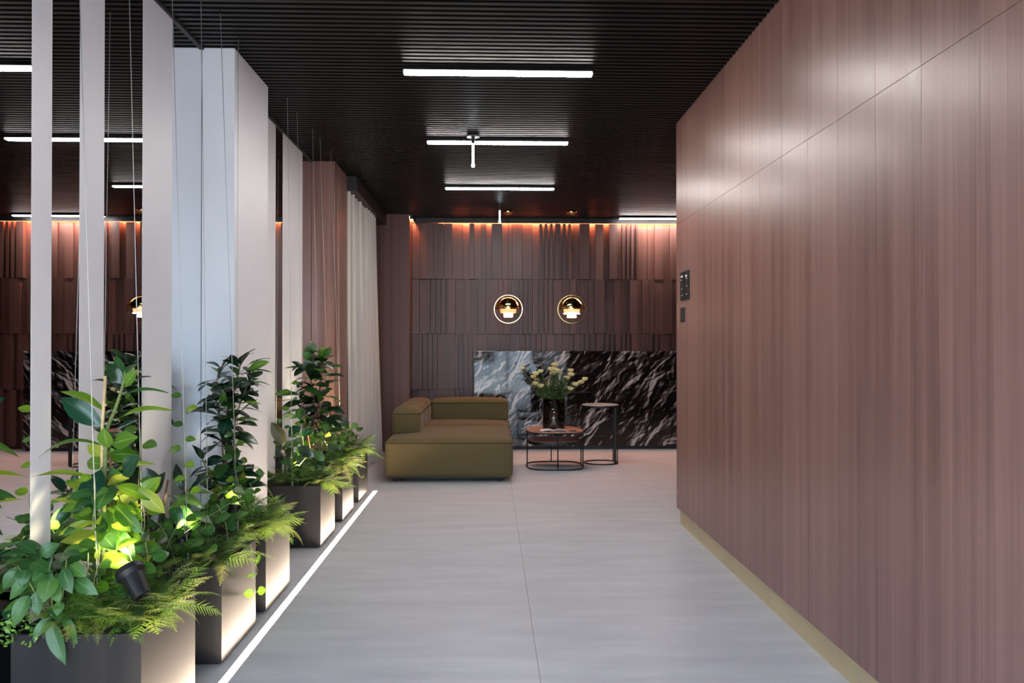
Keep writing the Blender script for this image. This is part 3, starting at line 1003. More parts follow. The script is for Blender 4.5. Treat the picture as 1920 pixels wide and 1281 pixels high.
def frond_mesh(name, mat, pairs=17, wid=0.30, arch=1.0, seed=0, lacy=True):
    rg = random.Random(seed)
    v, f, uvs = [], [], []
    def cur(s):
        th = arch * s
        return Vector((0.05 * math.sin(3 * s + seed), math.sin(th) / arch, (math.cos(th) - 1) / arch))
    def addv(p, uv):
        v.append(p); uvs.append(uv); return len(v) - 1
    # rachis
    prev = None
    for i in range(9):
        s = i / 8
        p = cur(s); w_ = 0.007 * (1 - .8 * s)
        ids = [addv(p + Vector((-w_, 0, 0)), (.5, s)), addv(p + Vector((w_, 0, 0)), (.5, s)), addv(p + Vector((0, 0, -w_ * 1.4)), (.5, s))]
        if prev:
            for j in range(3): f.append((prev[j], prev[(j + 1) % 3], ids[(j + 1) % 3], ids[j]))
        prev = ids
    for i in range(pairs):
        s = 0.16 + 0.82 * i / (pairs - 1)
        prof = math.sin(math.pi * (0.18 + 0.82 * (s - .16) / .84) ** .75)
        L_ = wid * max(.10, prof) * rg.uniform(.85, 1.1)
        p0 = cur(s)
        tan = (cur(min(1, s + .02)) - cur(s - .02)).normalized()
        for sg in (-1, 1):
            side = Vector((sg, 0, 0))
            d = (side * .86 + tan * .42 + Vector((0, 0, rg.uniform(-.25, .08)))).normalized()
            nrm = d.cross(tan)
            if nrm.length < 1e-4: continue
            e = tan
            nseg = 5 if lacy else 3
            c_ids = []
            hw0 = 0.42 * wid * 2.0 / pairs * (1.9 if lacy else 1.5)
            base = addv(p0, (.45, s))
            up_, dn_ = [], []
            for k in range(1, nseg + 1):
                tt = k / nseg
                hw = hw0 * (1 - tt * .8) * (1.0 if k % 2 or not lacy else .9)
                droop = Vector((0, 0, -.12 * L_ * tt * tt))
                pc = p0 + d * L_ * (tt - .5 / nseg) + droop
                pl = p0 + d * L_ * (tt - .15 / nseg) + droop
                up_.append((addv(pc + e * hw * .35, (.3, s)), addv(pl + e * hw, (.25, s))))
                dn_.append((addv(pc - e * hw * .35, (.3, s)), addv(pl - e * hw, (.25, s))))
            tipi = addv(p0 + d * L_ * 1.06 + Vector((0, 0, -.13 * L_)), (.3, s))
            cl = base
            for k in range(nseg):
                a, b_ = up_[k]; c, e2 = dn_[k]
                nxt = up_[k + 1][0] if k + 1 < nseg else tipi
                nxd = dn_[k + 1][0] if k + 1 < nseg else tipi
                if k == 0: f.append((base, c, a))
                f.append((a, c, nxd, nxt) if nxt != nxd else (a, c, tipi))
                f.append((a, nxt, b_))
                f.append((c, e2, nxd))
    me = mesh(name, v, f, mat, False)
    ul = me.uv_layers.new(name='UVMap')
    for lp in me.loops: ul.data[lp.index].uv = uvs[lp.vertex_index]
    return me

LEAF = {}
def leaf(kind, matk, var):
    key = (kind, matk, var)
    if key not in LEAF:
        P = dict(rubber=dict(peak=.52, ratio=.40, q=.85, fold=.16),
                 ficus=dict(peak=.58, ratio=.36, q=.8, fold=.14, tip=.10),
                 ovate=dict(peak=.40, ratio=.50, q=.9, fold=.10, tip=.12),
                 round=dict(peak=.47, ratio=.74, q=.75, fold=.10),
                 )[kind]
        arch = (0.25, 0.7, 1.2)[var]
        LEAF[key] = leaf_mesh(f'leaf_{kind}_{matk}_{var}', M[matk], arch=arch, petiole=.14 if kind == 'round' else .07, **P)
    return LEAF[key]

def basis(d, nrm):
    d = d.normalized()
    s = d.cross(nrm)
    if s.length < 1e-4: s = d.cross(Vector((1, 0, 0.3)))
    s.normalize()
    n = s.cross(d).normalized()
    return s, d, n

def put_leaf(parent, kind, matk, b_, tip_, width=None, nrm=None, var=1, name='leaf'):
    b_, tip_ = Vector(b_), Vector(tip_)
    d = tip_ - b_
    L_ = d.length
    arch = (0.25, 0.7, 1.2)[var]
    # aim so that the arched tip lands on tip_
    ey, ez = math.sin(arch) / arch, (math.cos(arch) - 1) / arch
    el = math.hypot(ey, ez); an = math.atan2(ez, ey)
    s, dd, n = basis(d, nrm if nrm is not None else Vector((0, 0, 1)))
    yv = (dd * math.cos(-an) + n * math.sin(-an))
    zv = s.cross(yv).normalized()
    sc = L_ / el
    me = leaf(kind, matk, var)
    ratio = dict(rubber=.40, ficus=.36, ovate=.50, round=.74)[kind]
    sx = sc if width is None else width / ratio
    mw = Matrix(((s.x * sx, yv.x * sc, zv.x * sc, b_.x), (s.y * sx, yv.y * sc, zv.y * sc, b_.y), (s.z * sx, yv.z * sc, zv.z * sc, b_.z), (0, 0, 0, 1)))
    return link(name, me, parent, mw)

FROND = {}
def frond(matk, var):
    key = (matk, var)
    if key not in FROND:
        FROND[key] = frond_mesh(f'frond_{matk}_{var}', M[matk], pairs=(15, 19, 13)[var], wid=(.26, .21, .33)[var], arch=(1.0, 1.5, .7)[var], seed=var + len(matk))
    return FROND[key]

def put_frond(parent, matk, var, b_, d, L_, roll=0.0):
    s, dd, n = basis(d, Vector((0, 0, 1)))
    if roll:
        s, n = s * math.cos(roll) + n * math.sin(roll), n * math.cos(roll) - s * math.sin(roll)
    mw = Matrix(((s.x * L_, dd.x * L_, n.x * L_, b_.x), (s.y * L_, dd.y * L_, n.y * L_, b_.y), (s.z * L_, dd.z * L_, n.z * L_, b_.z), (0, 0, 0, 1)))
    return link('frond', frond(matk, var), parent, mw)

def fern(c, n, L0, L1, mats, seed, label, spread=0.05, az=(0, 360), el=(10, 65), group='ferns in the planters'):
    c = Vector(c)
    t = empty('fern', c)
    tag(t, label, 'fern', group)
    rg = random.Random(seed)
    MB().lathe([(0, .03), (.02, .02), (.028, 0), (0, -.012)], c, 10).build('crown', M['bark'], t, True)
    for i in range(n):
        a = R(az[0] + (az[1] - az[0]) * (i + rg.uniform(-.4, .4)) / n)
        e = R(rg.uniform(*el))
        d = Vector((math.cos(a) * math.cos(e), math.sin(a) * math.cos(e), math.sin(e)))
        b_ = c + Vector((math.cos(a), math.sin(a), 0)) * rg.uniform(0, spread) + Vector((0, 0, .005))
        put_frond(t, rg.choice(mats), rg.randint(0, 2), b_, d, rg.uniform(L0, L1), rg.uniform(-.3, .3))
    return t

def fern_bed(x0, x1, y0, y1, n, L0, L1, mats, seed, label):
    t = empty('fern', ((x0 + x1) / 2, (y0 + y1) / 2, PZ))
    tag(t, label, 'fern', 'ferns in the planters')
    rg = random.Random(seed)
    for i in range(n):
        b_ = Vector((rg.uniform(x0, x1), rg.uniform(y0, y1), PZ + .005 + rg.uniform(0, .04)))
        a, e = rg.uniform(0, 2 * math.pi), R(rg.uniform(25, 75))
        d = Vector((math.cos(a) * math.cos(e) + .15, math.sin(a) * math.cos(e) - .25, math.sin(e))).normalized()
        put_frond(t, rg.choice(mats), rg.randint(0, 2), b_, d, rg.uniform(L0, L1), rg.uniform(-.4, .4))
    return t

def stem_pts(pts, n=10):
    """smooth polyline through pts (catmull-rom)"""
    P = [Vector(p) for p in pts]
    P = [P[0] * 2 - P[1]] + P + [P[-1] * 2 - P[-2]]
    out = []
    for i in range(1, len(P) - 2):
        for k in range(n):
            t = k / n
            a, b_, c, d = P[i - 1], P[i], P[i + 1], P[i + 2]
            out.append(0.5 * ((2 * b_) + (c - a) * t + (2 * a - 5 * b_ + 4 * c - d) * t * t + (3 * b_ - a - 3 * c + d) * t ** 3))
    out.append(P[-2])
    return out

def bushy(t, stems, kind, mats, n, L0, L1, seed, start=0.15, el=(-25, 45), stem_mat='bark', rad=0.006, wr=None, bias=None):
    """stems with leaves spiralling round them"""
    rg = random.Random(seed)
    for pts in stems:
        sp = stem_pts(pts)
        MB().tube(sp, rad, 7, r1=rad * .45).build('stem', M[stem_mat], t, True)
        nn = n
        a = rg.uniform(0, 360)
        for i in range(nn):
            s = start + (1 - start) * (i + .5) / nn
            q = sp[min(len(sp) - 1, int(s * (len(sp) - 1)))]
            a += 137.5 + rg.uniform(-25, 25)
            e = rg.uniform(*el) + (35 if s > .93 else 0)
            d = Vector((math.cos(R(a)) * math.cos(R(e)), math.sin(R(a)) * math.cos(R(e)), math.sin(R(e))))
            if bias is not None: d = (d + Vector(bias)).normalized()
            L_ = rg.uniform(L0, L1) * (0.75 if s > .9 else 1.0)
            nv = Vector((0, 0, 1)) + Vector((rg.uniform(-.4, .4), rg.uniform(-.6, .2), 0))
            put_leaf(t, kind, rg.choice(mats), q, q + d * L_, None if wr is None else L_ * wr, nv, rg.randint(0, 2))

# ------------------------------------------------------------------ planters
PX0, PX1, PZ = -1.492, -1.092, 0.40
PLY = [(2.372, 2.80), (3.072, 3.512), (3.668, 4.098), (4.835, 5.275), (5.548, 5.985), (6.225, 6.665)]
names = ['nearest square dark metal planter, at the lower left picture edge', 'second dark metal planter, behind the nearest one',
         'third dark metal planter, just in front of the broad white column', 'fourth dark metal planter, just past the broad white column',
         'fifth dark metal planter, in front of the wood clad column', 'farthest dark metal planter, by the wood clad column and curtain']
for (ya, yb), nm in zip(PLY, names):
    t = empty('planter', ((PX0 + PX1) / 2, (ya + yb) / 2, 0))
    tag(t, nm, 'planter', 'row of metal planters along the mirror')
    th = 0.012
    mb = MB()
    mb.box(PX0, PX1, ya, ya + th, .012, PZ).box(PX0, PX1, yb - th, yb, .012, PZ)
    mb.box(PX0, PX0 + th, ya + th, yb - th, .012, PZ).box(PX1 - th, PX1, ya + th, yb - th, .012, PZ)
    mb.box(PX0 + th, PX1 - th, ya + th, yb - th, .012, .03)
    mb.build('body', M['planter'], t)
    MB().box(PX0 + .02, PX1 - .02, ya + .02, yb - .02, 0, .012).build('foot', M['black'], t)
    # soil, gently mounded
    n = 12
    v, f = [], []
    rg = random.Random(int(ya * 100))
    for i in range(n + 1):
        for j in range(n + 1):
            fx, fy = i / n, j / n
            v.append((PX0 + th + (PX1 - PX0 - 2 * th) * fx, ya + th + (yb - ya - 2 * th) * fy, PZ - .03 + .035 * math.sin(math.pi * fx) * math.sin(math.pi * fy) + rg.uniform(-.006, .006)))
    for i in range(n):
        for j in range(n):
            f.append((i * (n + 1) + j, (i + 1) * (n + 1) + j, (i + 1) * (n + 1) + j + 1, i * (n + 1) + j + 1))
    link('soil', mesh('soil', v, f, M['soil'], True), t)

# ------------------------------------------------------------------ planter spotlights
def planter_spot(pos, aim, label, size=1.0, power=SPOT_W):
    pos, aim = Vector(pos), Vector(aim)
    t = empty('garden_spotlight', pos)
    tag(t, label, 'spotlight', 'black spotlights in the planters')
    d = (aim - pos).normalized()
    s, dd, n = basis(d, Vector((0, 0, 1)))
    ax = Matrix((s, n * -1, dd)).transposed()
    z = size
    MB().lathe([(0, 0), (.020 * z, 0), (.024 * z, .004 * z), (.030 * z, .07 * z), (.040 * z, .082 * z), (.040 * z, .098 * z), (.035 * z, .098 * z), (.033 * z, .08 * z), (0, .076 * z)], pos, 28, ax).build('housing', M['plastic'], t, False)
    MB().lathe([(0, .079 * z), (.031 * z, .079 * z), (.031 * z, .082 * z), (0, .082 * z)], pos, 24, ax).build('lens', M['spot_lens'], t)
    MB().tube([pos + dd * .03 * z, Vector((pos.x, pos.y, PZ - .03))], .006, 8).build('stake', M['plastic'], t)
    ld = bpy.data.lights.new('spot_beam', 'SPOT')
    ld.energy = power
    ld.color = (1.0, 0.84, 0.50)
    ld.spot_size = R(84)
    ld.spot_blend = 0.7
    ld.shadow_soft_size = 0.025
    lo = bpy.data.objects.new('spot_beam', ld)
    COL.objects.link(lo)
    lo.location = pos + dd * .10 * z
    lo.rotation_euler = (-dd).to_track_quat('Z', 'Y').to_euler()
M['spot_lens'] = emit('spot_lens', (1.0, 0.85, 0.55), 8.0)
planter_spot(at(268, 1120, 2.44), at(190, 965, 2.60), 'black cone spotlight among the ferns of the nearest planter', 1.15)
planter_spot((-1.30, 3.18, .43), (-1.30, 3.32, .85), 'black spotlight half hidden in the foliage of the second planter', .8, SPOT_W * 1.3)
planter_spot((-1.28, 3.74, .43), (-1.30, 3.95, .85), 'black spotlight half hidden in the foliage of the third planter', .8, SPOT_W * 1.3)
planter_spot((-1.26, 4.93, .43), (-1.30, 5.12, .85), 'black spotlight half hidden in the foliage of the fourth planter', .8, SPOT_W * 1.3)
planter_spot((-1.26, 5.64, .43), (-1.28, 5.80, .85), 'black spotlight half hidden in the foliage of the fifth planter', .8, SPOT_W * 1.3)
planter_spot((-1.26, 6.32, .43), (-1.28, 6.46, .85), 'black spotlight half hidden in the foliage of the farthest planter', .8, SPOT_W * 1.3)

# ------------------------------------------------------------------ nearest planter: tall rubber plant
def z2(x, y, D):      # a measured point, second close-up
    return at(60 + .2811 * x, 640 + .2811 * y, D)
def z1(x, y, D):
    return at(.2973 * x, 900 + .2973 * y, D)

D0 = 2.60
rp = empty('rubber_plant', (at(196, 1080, D0).x, D0, PZ))
tag(rp, 'tall bright green rubber plant rising from the nearest planter', 'plant', 'tall leafy plants in the planters')
S = [z2(480, 1560, D0), z2(480, 1100, D0), z2(490, 800, D0), z2(500, 600, D0), z2(560, 440, D0), z2(610, 280, D0), z2(620, 200, D0)]
MB().tube(stem_pts(S), 0.009, 8, r1=.0045).build('stem', M['stem'], rp, True)
MB().tube(stem_pts([z2(520, 1500, D0 + .03), z2(530, 1000, D0 + .03), z2(520, 760, D0 + .02)]), 0.007, 8, r1=.005).build('stem', M['bark'], rp, True)
UPN = Vector((0, -.35, 1)); FACE = Vector((0, -1, .35)); SIDE = Vector((.4, -.6, .6))
hero = [
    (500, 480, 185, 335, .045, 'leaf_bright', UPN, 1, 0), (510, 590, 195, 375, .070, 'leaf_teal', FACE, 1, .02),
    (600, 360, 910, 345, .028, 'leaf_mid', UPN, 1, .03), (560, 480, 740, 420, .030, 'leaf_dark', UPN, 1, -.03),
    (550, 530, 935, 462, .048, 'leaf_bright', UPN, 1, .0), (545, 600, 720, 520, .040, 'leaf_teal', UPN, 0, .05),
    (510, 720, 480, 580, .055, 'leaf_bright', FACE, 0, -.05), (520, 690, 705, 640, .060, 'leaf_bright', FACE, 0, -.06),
    (490, 700, 45, 778, .035, 'leaf_bright', UPN, 2, 0), (490, 770, 370, 695, .040, 'leaf_yellow_lit', FACE, 0, .03),
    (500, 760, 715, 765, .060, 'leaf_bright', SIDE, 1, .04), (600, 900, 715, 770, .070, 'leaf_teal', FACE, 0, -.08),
    (490, 950, 0, 905, .030, 'leaf_yellow_lit', UPN, 1, 0), (470, 840, 350, 1120, .085, 'leaf_teal', FACE, 0, -.10),
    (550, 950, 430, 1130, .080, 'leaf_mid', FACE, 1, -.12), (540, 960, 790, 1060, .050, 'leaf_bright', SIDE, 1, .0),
    (570, 1000, 705, 1085, .045, 'leaf_yellow_lit', FACE, 1, .05), (700, 960, 888, 1148, .055, 'leaf_yellow_lit', FACE, 1, .02),
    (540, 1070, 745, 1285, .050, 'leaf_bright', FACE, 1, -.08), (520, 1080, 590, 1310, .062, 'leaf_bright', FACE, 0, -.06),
    (440, 1170, 115, 1055, .028, 'leaf_yellow_lit', UPN, 1, .05), (440, 980, 260, 1110, .055, 'leaf_bright', FACE, 1, .04),
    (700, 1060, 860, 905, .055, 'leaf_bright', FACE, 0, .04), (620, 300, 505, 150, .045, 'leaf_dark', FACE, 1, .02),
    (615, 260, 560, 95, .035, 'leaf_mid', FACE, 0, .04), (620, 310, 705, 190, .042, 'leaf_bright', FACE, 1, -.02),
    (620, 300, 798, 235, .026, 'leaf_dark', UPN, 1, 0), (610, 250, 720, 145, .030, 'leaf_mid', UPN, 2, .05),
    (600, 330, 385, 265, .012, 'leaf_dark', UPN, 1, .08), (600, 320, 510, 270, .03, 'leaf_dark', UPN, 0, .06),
    (480, 1150, 330, 1240, .035, 'leaf_yellow_lit', FACE, 1, 0), (480, 1160, 410, 1260, .035, 'leaf_yellow_lit', FACE, 0, -.03),
    (490, 1180, 170, 1300, .03, 'leaf_yellow_lit', SIDE, 1, -.03), (500, 1200, 440, 1330, .05, 'leaf_bright', FACE, 1, -.07),
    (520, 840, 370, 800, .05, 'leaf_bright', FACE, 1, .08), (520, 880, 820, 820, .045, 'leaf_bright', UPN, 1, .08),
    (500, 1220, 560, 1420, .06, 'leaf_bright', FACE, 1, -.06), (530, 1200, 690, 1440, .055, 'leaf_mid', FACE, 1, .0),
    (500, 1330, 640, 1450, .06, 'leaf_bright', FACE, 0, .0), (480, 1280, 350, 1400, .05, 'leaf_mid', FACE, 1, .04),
    (450, 1010, 300, 1290, .05, 'leaf_mid', FACE, 1, .06), (560, 1040, 640, 1190, .05, 'leaf_yellow_lit', SIDE, 1, .06),
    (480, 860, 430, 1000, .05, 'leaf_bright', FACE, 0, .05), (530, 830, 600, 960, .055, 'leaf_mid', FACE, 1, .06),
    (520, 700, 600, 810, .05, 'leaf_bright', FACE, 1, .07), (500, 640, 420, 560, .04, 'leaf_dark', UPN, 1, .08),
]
for (bx, by, tx, ty, wd, mk, nv, var, dd) in hero:
    put_leaf(rp, 'rubber', mk, z2(bx, by, D0 + dd * .2), z2(tx, ty, D0 + dd), wd, nv, var)
# fuller lower crown of the rubber plant
rg = random.Random(19)
for i in range(44):
    h = rg.uniform(0, 1)
    b_ = z2(490 + rg.uniform(-50, 60), 1000 + 430 * h, D0 + rg.uniform(-.06, .06))
    a_ = rg.uniform(0, 2 * math.pi)
    d = Vector((math.cos(a_), math.sin(a_) * .6 - .25, rg.uniform(-.5, .55))).normalized()
    L_ = rg.uniform(.10, .155)
    if (b_ + d * L_).x < XM + .03: d.x = abs(d.x)
    put_leaf(rp, 'rubber', rg.choice(['leaf_bright', 'leaf_bright', 'leaf_yellow_lit', 'leaf_mid']), b_, b_ + d * L_, L_ * rg.uniform(.34, .44), Vector((rg.uniform(-.4, .4), -.7, 1)), rg.randint(0, 2))
# wooden stake
sk = empty('bamboo_stake', z2(470, 1500, D0 - .03))
tag(sk, 'pale bamboo stake tied beside the rubber plant stem', 'stake')
MB().tube([z2(462, 1500, D0 + .03), z2(470, 560, D0 + .0), z2(490, 232, D0 - .01)], .0055, 8).build('cane', M['bamboo'], sk, True)
for s in (.35, .62, .85):
    q = z2(462, 1500, D0 + .03).lerp(z2(490, 232, D0 - .01), s)
    MB().lathe([(.0062, -.004), (.0078, 0), (.0062, .004)], q, 10).build('node', M['bamboo'], sk, True)

# broad-leaved trailing plant over the front left corner
D1 = 2.40
sf = empty('trailing_plant', z1(300, 800, D1))
tag(sf, 'dark green broad leaved plant spilling over the front of the nearest planter', 'plant')
rg = random.Random(8)
hero = [(310, 870, 415, 1172, .050, FACE, 0, -.05), (330, 860, 203, 1015, .036, FACE, 1, -.04), (395, 850, 488, 1035, .028, SIDE, 0, -.03),
        (190, 715, 85, 930, .052, FACE, 1, -.04), (230, 690, 240, 865, .042, FACE, 0, -.03), (330, 590, 275, 775, .066, FACE, 0, -.06),
        (395, 550, 455, 720, .046, FACE, 0, -.05), (470, 620, 622, 725, .048, FACE, 1, -.04), (340, 610, 375, 785, .045, FACE, 1, -.02),
        (110, 570, 20, 690, .045, FACE, 1, 0), (100, 540, 80, 690, .05, FACE, 0, .03), (200, 600, 60, 760, .042, FACE, 1, -.02),
        (400, 460, 515, 475, .040, UPN, 0, 0), (440, 530, 545, 610, .044, FACE, 0, -.03), (250, 480, 380, 400, .05, FACE, 1, .05),
        (230, 470, 90, 390, .045, UPN, 1, .05), (180, 480, 0, 480, .042, UPN, 1, .03), (150, 500, 10, 540, .045, UPN, 1, .0),
        (300, 570, 200, 640, .05, FACE, 1, -.05), (330, 800, 380, 890, .04, SIDE, 1, -.02), (380, 760, 360, 860, .036, FACE, 0, -.02),
        (260, 560, 330, 680, .05, FACE, 0, -.04), (170, 560, 130, 680, .05, FACE, 1, -.03), (210, 520, 320, 600, .045, UPN, 1, -.02)]
for (bx, by, tx, ty, wd, nv, var, dd) in hero:
    put_leaf(sf, 'ovate', rg.choice(['leaf_mid', 'leaf_mid', 'leaf_vine']), z1(bx, by, D1 + dd * .5), z1(tx, ty, D1 + dd - .01), wd, nv, var)
for pts in ([(320, 1000, .04), (330, 800, .0), (310, 600, -.03), (330, 480, 0)], [(300, 980, .04), (240, 760, 0), (180, 640, -.02), (110, 540, 0)],
            [(330, 980, .04), (360, 880, -.01), (320, 850, -.04)], [(340, 960, .05), (400, 700, 0), (420, 500, 0)]):
    MB().tube(stem_pts([z1(a, b_, D1 + c) for a, b_, c in pts]), .0035, 6, r1=.002).build('stem', M['stem'], sf, True)
for i in range(42):
    b_ = z1(rg.uniform(0, 520), rg.uniform(400, 800), D1 + rg.uniform(.02, .22))
    if b_.z < PZ + .02: b_.z = PZ + .03
    d = Vector((rg.uniform(-1, 1), rg.uniform(-1, .4), rg.uniform(-.6, .5))).normalized()
    put_leaf(sf, 'ovate', rg.choice(['leaf_mid', 'leaf_teal', 'leaf_vine']), b_, b_ + d * rg.uniform(.06, .11), None, Vector((rg.uniform(-.3, .3), -.6, 1)), rg.randint(0, 2))
# small creeping leaves at its left corner
cr = empty('creeping_plant', (PX0 + .04, 2.40, PZ))
tag(cr, 'tiny leaved bright green creeper at the left corner of the nearest planter', 'plant')
mb = MB()
for i in range(120):
    p = Vector((PX0 + rg.uniform(-.05, .09), 2.372 + rg.uniform(-.04, .08), PZ + rg.uniform(-.03, .05)))
    mini_leaf(mb, p, Vector((rg.uniform(-1, 1), rg.uniform(-1, .3), rg.uniform(-.2, 1))).normalized(), rg.uniform(.014, .026), rg)
o = mb.build('foliage', M['creeper'] if 'creeper' in M else plain('creeper_green', (.09, .22, .03), .5), cr)
tag(o, kind='stuff')

# ------------------------------------------------------------------ ferns, planter by planter
G, Gd, Gp = 'fern', 'fern_dark', 'fern_pale'
fern_bed(-1.40, -1.115, 2.395, 2.54, 160, .10, .165, [G, G, Gd, Gp], 1, 'low mossy green fern along the front rim of the nearest planter')
fern((-1.15, 2.56, PZ), 26, .12, .21, [G, Gp, G], 2, 'feathery yellow green fern on the right rim of the nearest planter', .08, (-110, 70), (10, 60))
fern_bed(-1.36, -1.12, 2.54, 2.76, 55, .09, .15, [Gd, G], 4, 'dark fern at the back right of the nearest planter')
fern((-1.38, 2.66, PZ), 18, .11, .17, [Gd, G], 20, 'dark fern on the mirror side of the nearest planter', .06, (-120, 120), (30, 75))
fern_bed(-1.44, -1.12, 3.09, 3.24, 75, .08, .14, [Gd, Gd, G], 7, 'dark low fern along the front of the second planter')
fern((-1.18, 3.18, PZ), 22, .13, .21, [Gd, Gp, G], 5, 'grey green fern with pale fronds on the right front of the second planter', .08, (-170, 60), (10, 60))
fern_bed(-1.34, -1.12, 3.26, 3.48, 45, .09, .15, [G, Gd], 6, 'fern on the back right of the second planter')
fern_bed(-1.42, -1.12, 3.69, 3.84, 75, .08, .14, [G, G, Gd], 10, 'low lit fern along the front of the third planter')
fern((-1.16, 3.76, PZ), 28, .14, .25, [G, Gp, G], 8, 'wide bright fern overhanging the right rim of the third planter', .07, (-110, 60), (8, 55))
fern_bed(-1.32, -1.12, 3.86, 4.07, 50, .11, .18, [G, Gd], 9, 'upright fern at the back of the third planter')
fern_bed(-1.45, -1.12, 4.85, 5.02, 125, .09, .15, [Gd, G, Gd], 12, 'dense lacy fern filling the front of the fourth planter')
fern((-1.13, 4.95, PZ), 16, .15, .23, [Gp, G], 13, 'pale arching fern hanging off the right corner of the fourth planter', .05, (-80, 40), (0, 45))
fern_bed(-1.34, -1.12, 5.04, 5.25, 40, .11, .18, [G, Gd], 14, 'fern at the back right of the fourth planter')
fern((-1.16, 5.66, PZ), 24, .15, .23, [G, Gp], 15, 'yellow green arching fern on the fifth planter', .07, (-100, 70), (5, 55))
fern_bed(-1.42, -1.12, 5.57, 5.95, 70, .10, .18, [G, Gd], 16, 'upright green fern filling the fifth planter')
fern((-1.15, 6.34, PZ), 26, .15, .26, [Gp, G], 17, 'golden green arching fern on the farthest planter', .07, (-110, 70), (5, 60))
fern_bed(-1.42, -1.13, 6.25, 6.56, 70, .12, .22, [G, G, Gd], 18, 'tall feathery fern filling the farthest planter')

# ------------------------------------------------------------------ second planter: dark rubber plant
dp = empty('rubber_plant', (-1.34, 3.30, PZ))
tag(dp, 'dark reddish green rubber plant in the second planter', 'plant', 'tall leafy plants in the planters')
def zz(px, py, D): return at(px, py, D)
D2 = 3.28
for pts in ([(300, 1010), (305, 960), (315, 900)], [(285, 1020), (275, 950), (270, 900)], [(330, 1010), (340, 950), (350, 915)]):
    MB().tube(stem_pts([zz(a, b_, D2) for a, b_ in pts]), .006, 7, r1=.004).build('stem', M['bark'], dp, True)
for (bx, by, tx, ty, wd, mk, nv, var, dd) in [
    (296, 925, 274, 878, .075, 'leaf_dark', FACE, 0, 0), (290, 930, 310, 885, .05, 'leaf_dark', FACE, 1, -.05), (250, 935, 300, 968, .045, 'leaf_dark', UPN, 1, 0),
    (310, 945, 285, 1000, .06, 'leaf_dark', FACE, 0, -.05), (315, 930, 385, 955, .06, 'leaf_dark', UPN, 1, -.03), (320, 940, 345, 985, .055, 'leaf_teal', FACE, 1, -.06),
    (330, 930, 395, 925, .05, 'leaf_dark', UPN, 1, .02), (340, 940, 370, 1000, .05, 'leaf_mid', FACE, 1, -.02), (305, 950, 255, 1005, .05, 'leaf_dark', FACE, 1, .03),
    (300, 960, 330, 1020, .05, 'leaf_mid', FACE, 0, -.08), (345, 925, 330, 870, .045, 'leaf_dark', FACE, 1, .04), (350, 930, 400, 890, .045, 'leaf_teal', UPN, 1, .05),
    (280, 960, 235, 990, .05, 'leaf_dark', UPN, 1, .02), (270, 930, 240, 890, .05, 'leaf_dark', FACE, 1, .06), (345, 960, 400, 985, .05, 'leaf_mid', UPN, 1, .0)]:
    put_leaf(dp, 'rubber', mk, zz(bx, by, D2 + dd * .2), zz(tx, ty, D2 + dd), wd, nv, var)
put_leaf(dp, 'rubber', 'leaf_red', zz(307, 950, D2), zz(317, 922, D2 - .02), .012, FACE, 0, 'bud') if 'leaf_red' in M else None

# ------------------------------------------------------------------ third planter: tall dark ficus
fc = empty('ficus_plant', (-1.30, 3.88, PZ))
tag(fc, 'tall dark glossy ficus in front of the broad white column', 'plant', 'tall leafy plants in the planters')
def z3(x, y, D): return at(300 + .2343 * x, 650 + .2343 * y, D)
D3 = 3.88
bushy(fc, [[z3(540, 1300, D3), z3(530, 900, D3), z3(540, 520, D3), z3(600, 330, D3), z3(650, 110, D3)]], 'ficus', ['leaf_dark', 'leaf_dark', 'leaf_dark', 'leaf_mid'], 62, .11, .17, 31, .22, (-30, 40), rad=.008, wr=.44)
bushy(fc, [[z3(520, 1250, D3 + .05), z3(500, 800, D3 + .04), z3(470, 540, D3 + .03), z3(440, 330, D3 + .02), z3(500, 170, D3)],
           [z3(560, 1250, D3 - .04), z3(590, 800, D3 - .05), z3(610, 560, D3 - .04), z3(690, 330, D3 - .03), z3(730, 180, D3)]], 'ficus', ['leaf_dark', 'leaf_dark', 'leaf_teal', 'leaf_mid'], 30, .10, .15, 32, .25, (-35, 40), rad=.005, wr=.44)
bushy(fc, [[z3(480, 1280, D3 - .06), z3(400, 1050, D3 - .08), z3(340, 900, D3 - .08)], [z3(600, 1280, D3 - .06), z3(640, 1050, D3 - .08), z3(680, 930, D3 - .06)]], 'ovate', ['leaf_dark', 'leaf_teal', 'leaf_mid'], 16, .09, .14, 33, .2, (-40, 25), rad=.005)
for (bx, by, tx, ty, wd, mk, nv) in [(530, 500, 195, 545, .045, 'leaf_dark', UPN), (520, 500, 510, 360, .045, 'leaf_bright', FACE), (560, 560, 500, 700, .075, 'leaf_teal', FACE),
                                     (560, 930, 530, 1140, .10, 'leaf_dark', FACE), (590, 1030, 690, 1040, .055, 'leaf_yellow_lit', FACE), (440, 1060, 400, 980, .05, 'leaf_yellow_lit', FACE),
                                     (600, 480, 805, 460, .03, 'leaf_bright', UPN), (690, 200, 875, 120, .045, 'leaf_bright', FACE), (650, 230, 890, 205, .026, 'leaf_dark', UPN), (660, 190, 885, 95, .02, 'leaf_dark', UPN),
                                     (480, 1090, 450, 1190, .06, 'leaf_yellow_lit', FACE), (590, 1080, 580, 1240, .08, 'leaf_bright', FACE)]:
    put_leaf(fc, 'ficus', mk, z3(bx, by, D3 - .04), z3(tx, ty, D3 - .10), wd, nv, 1)
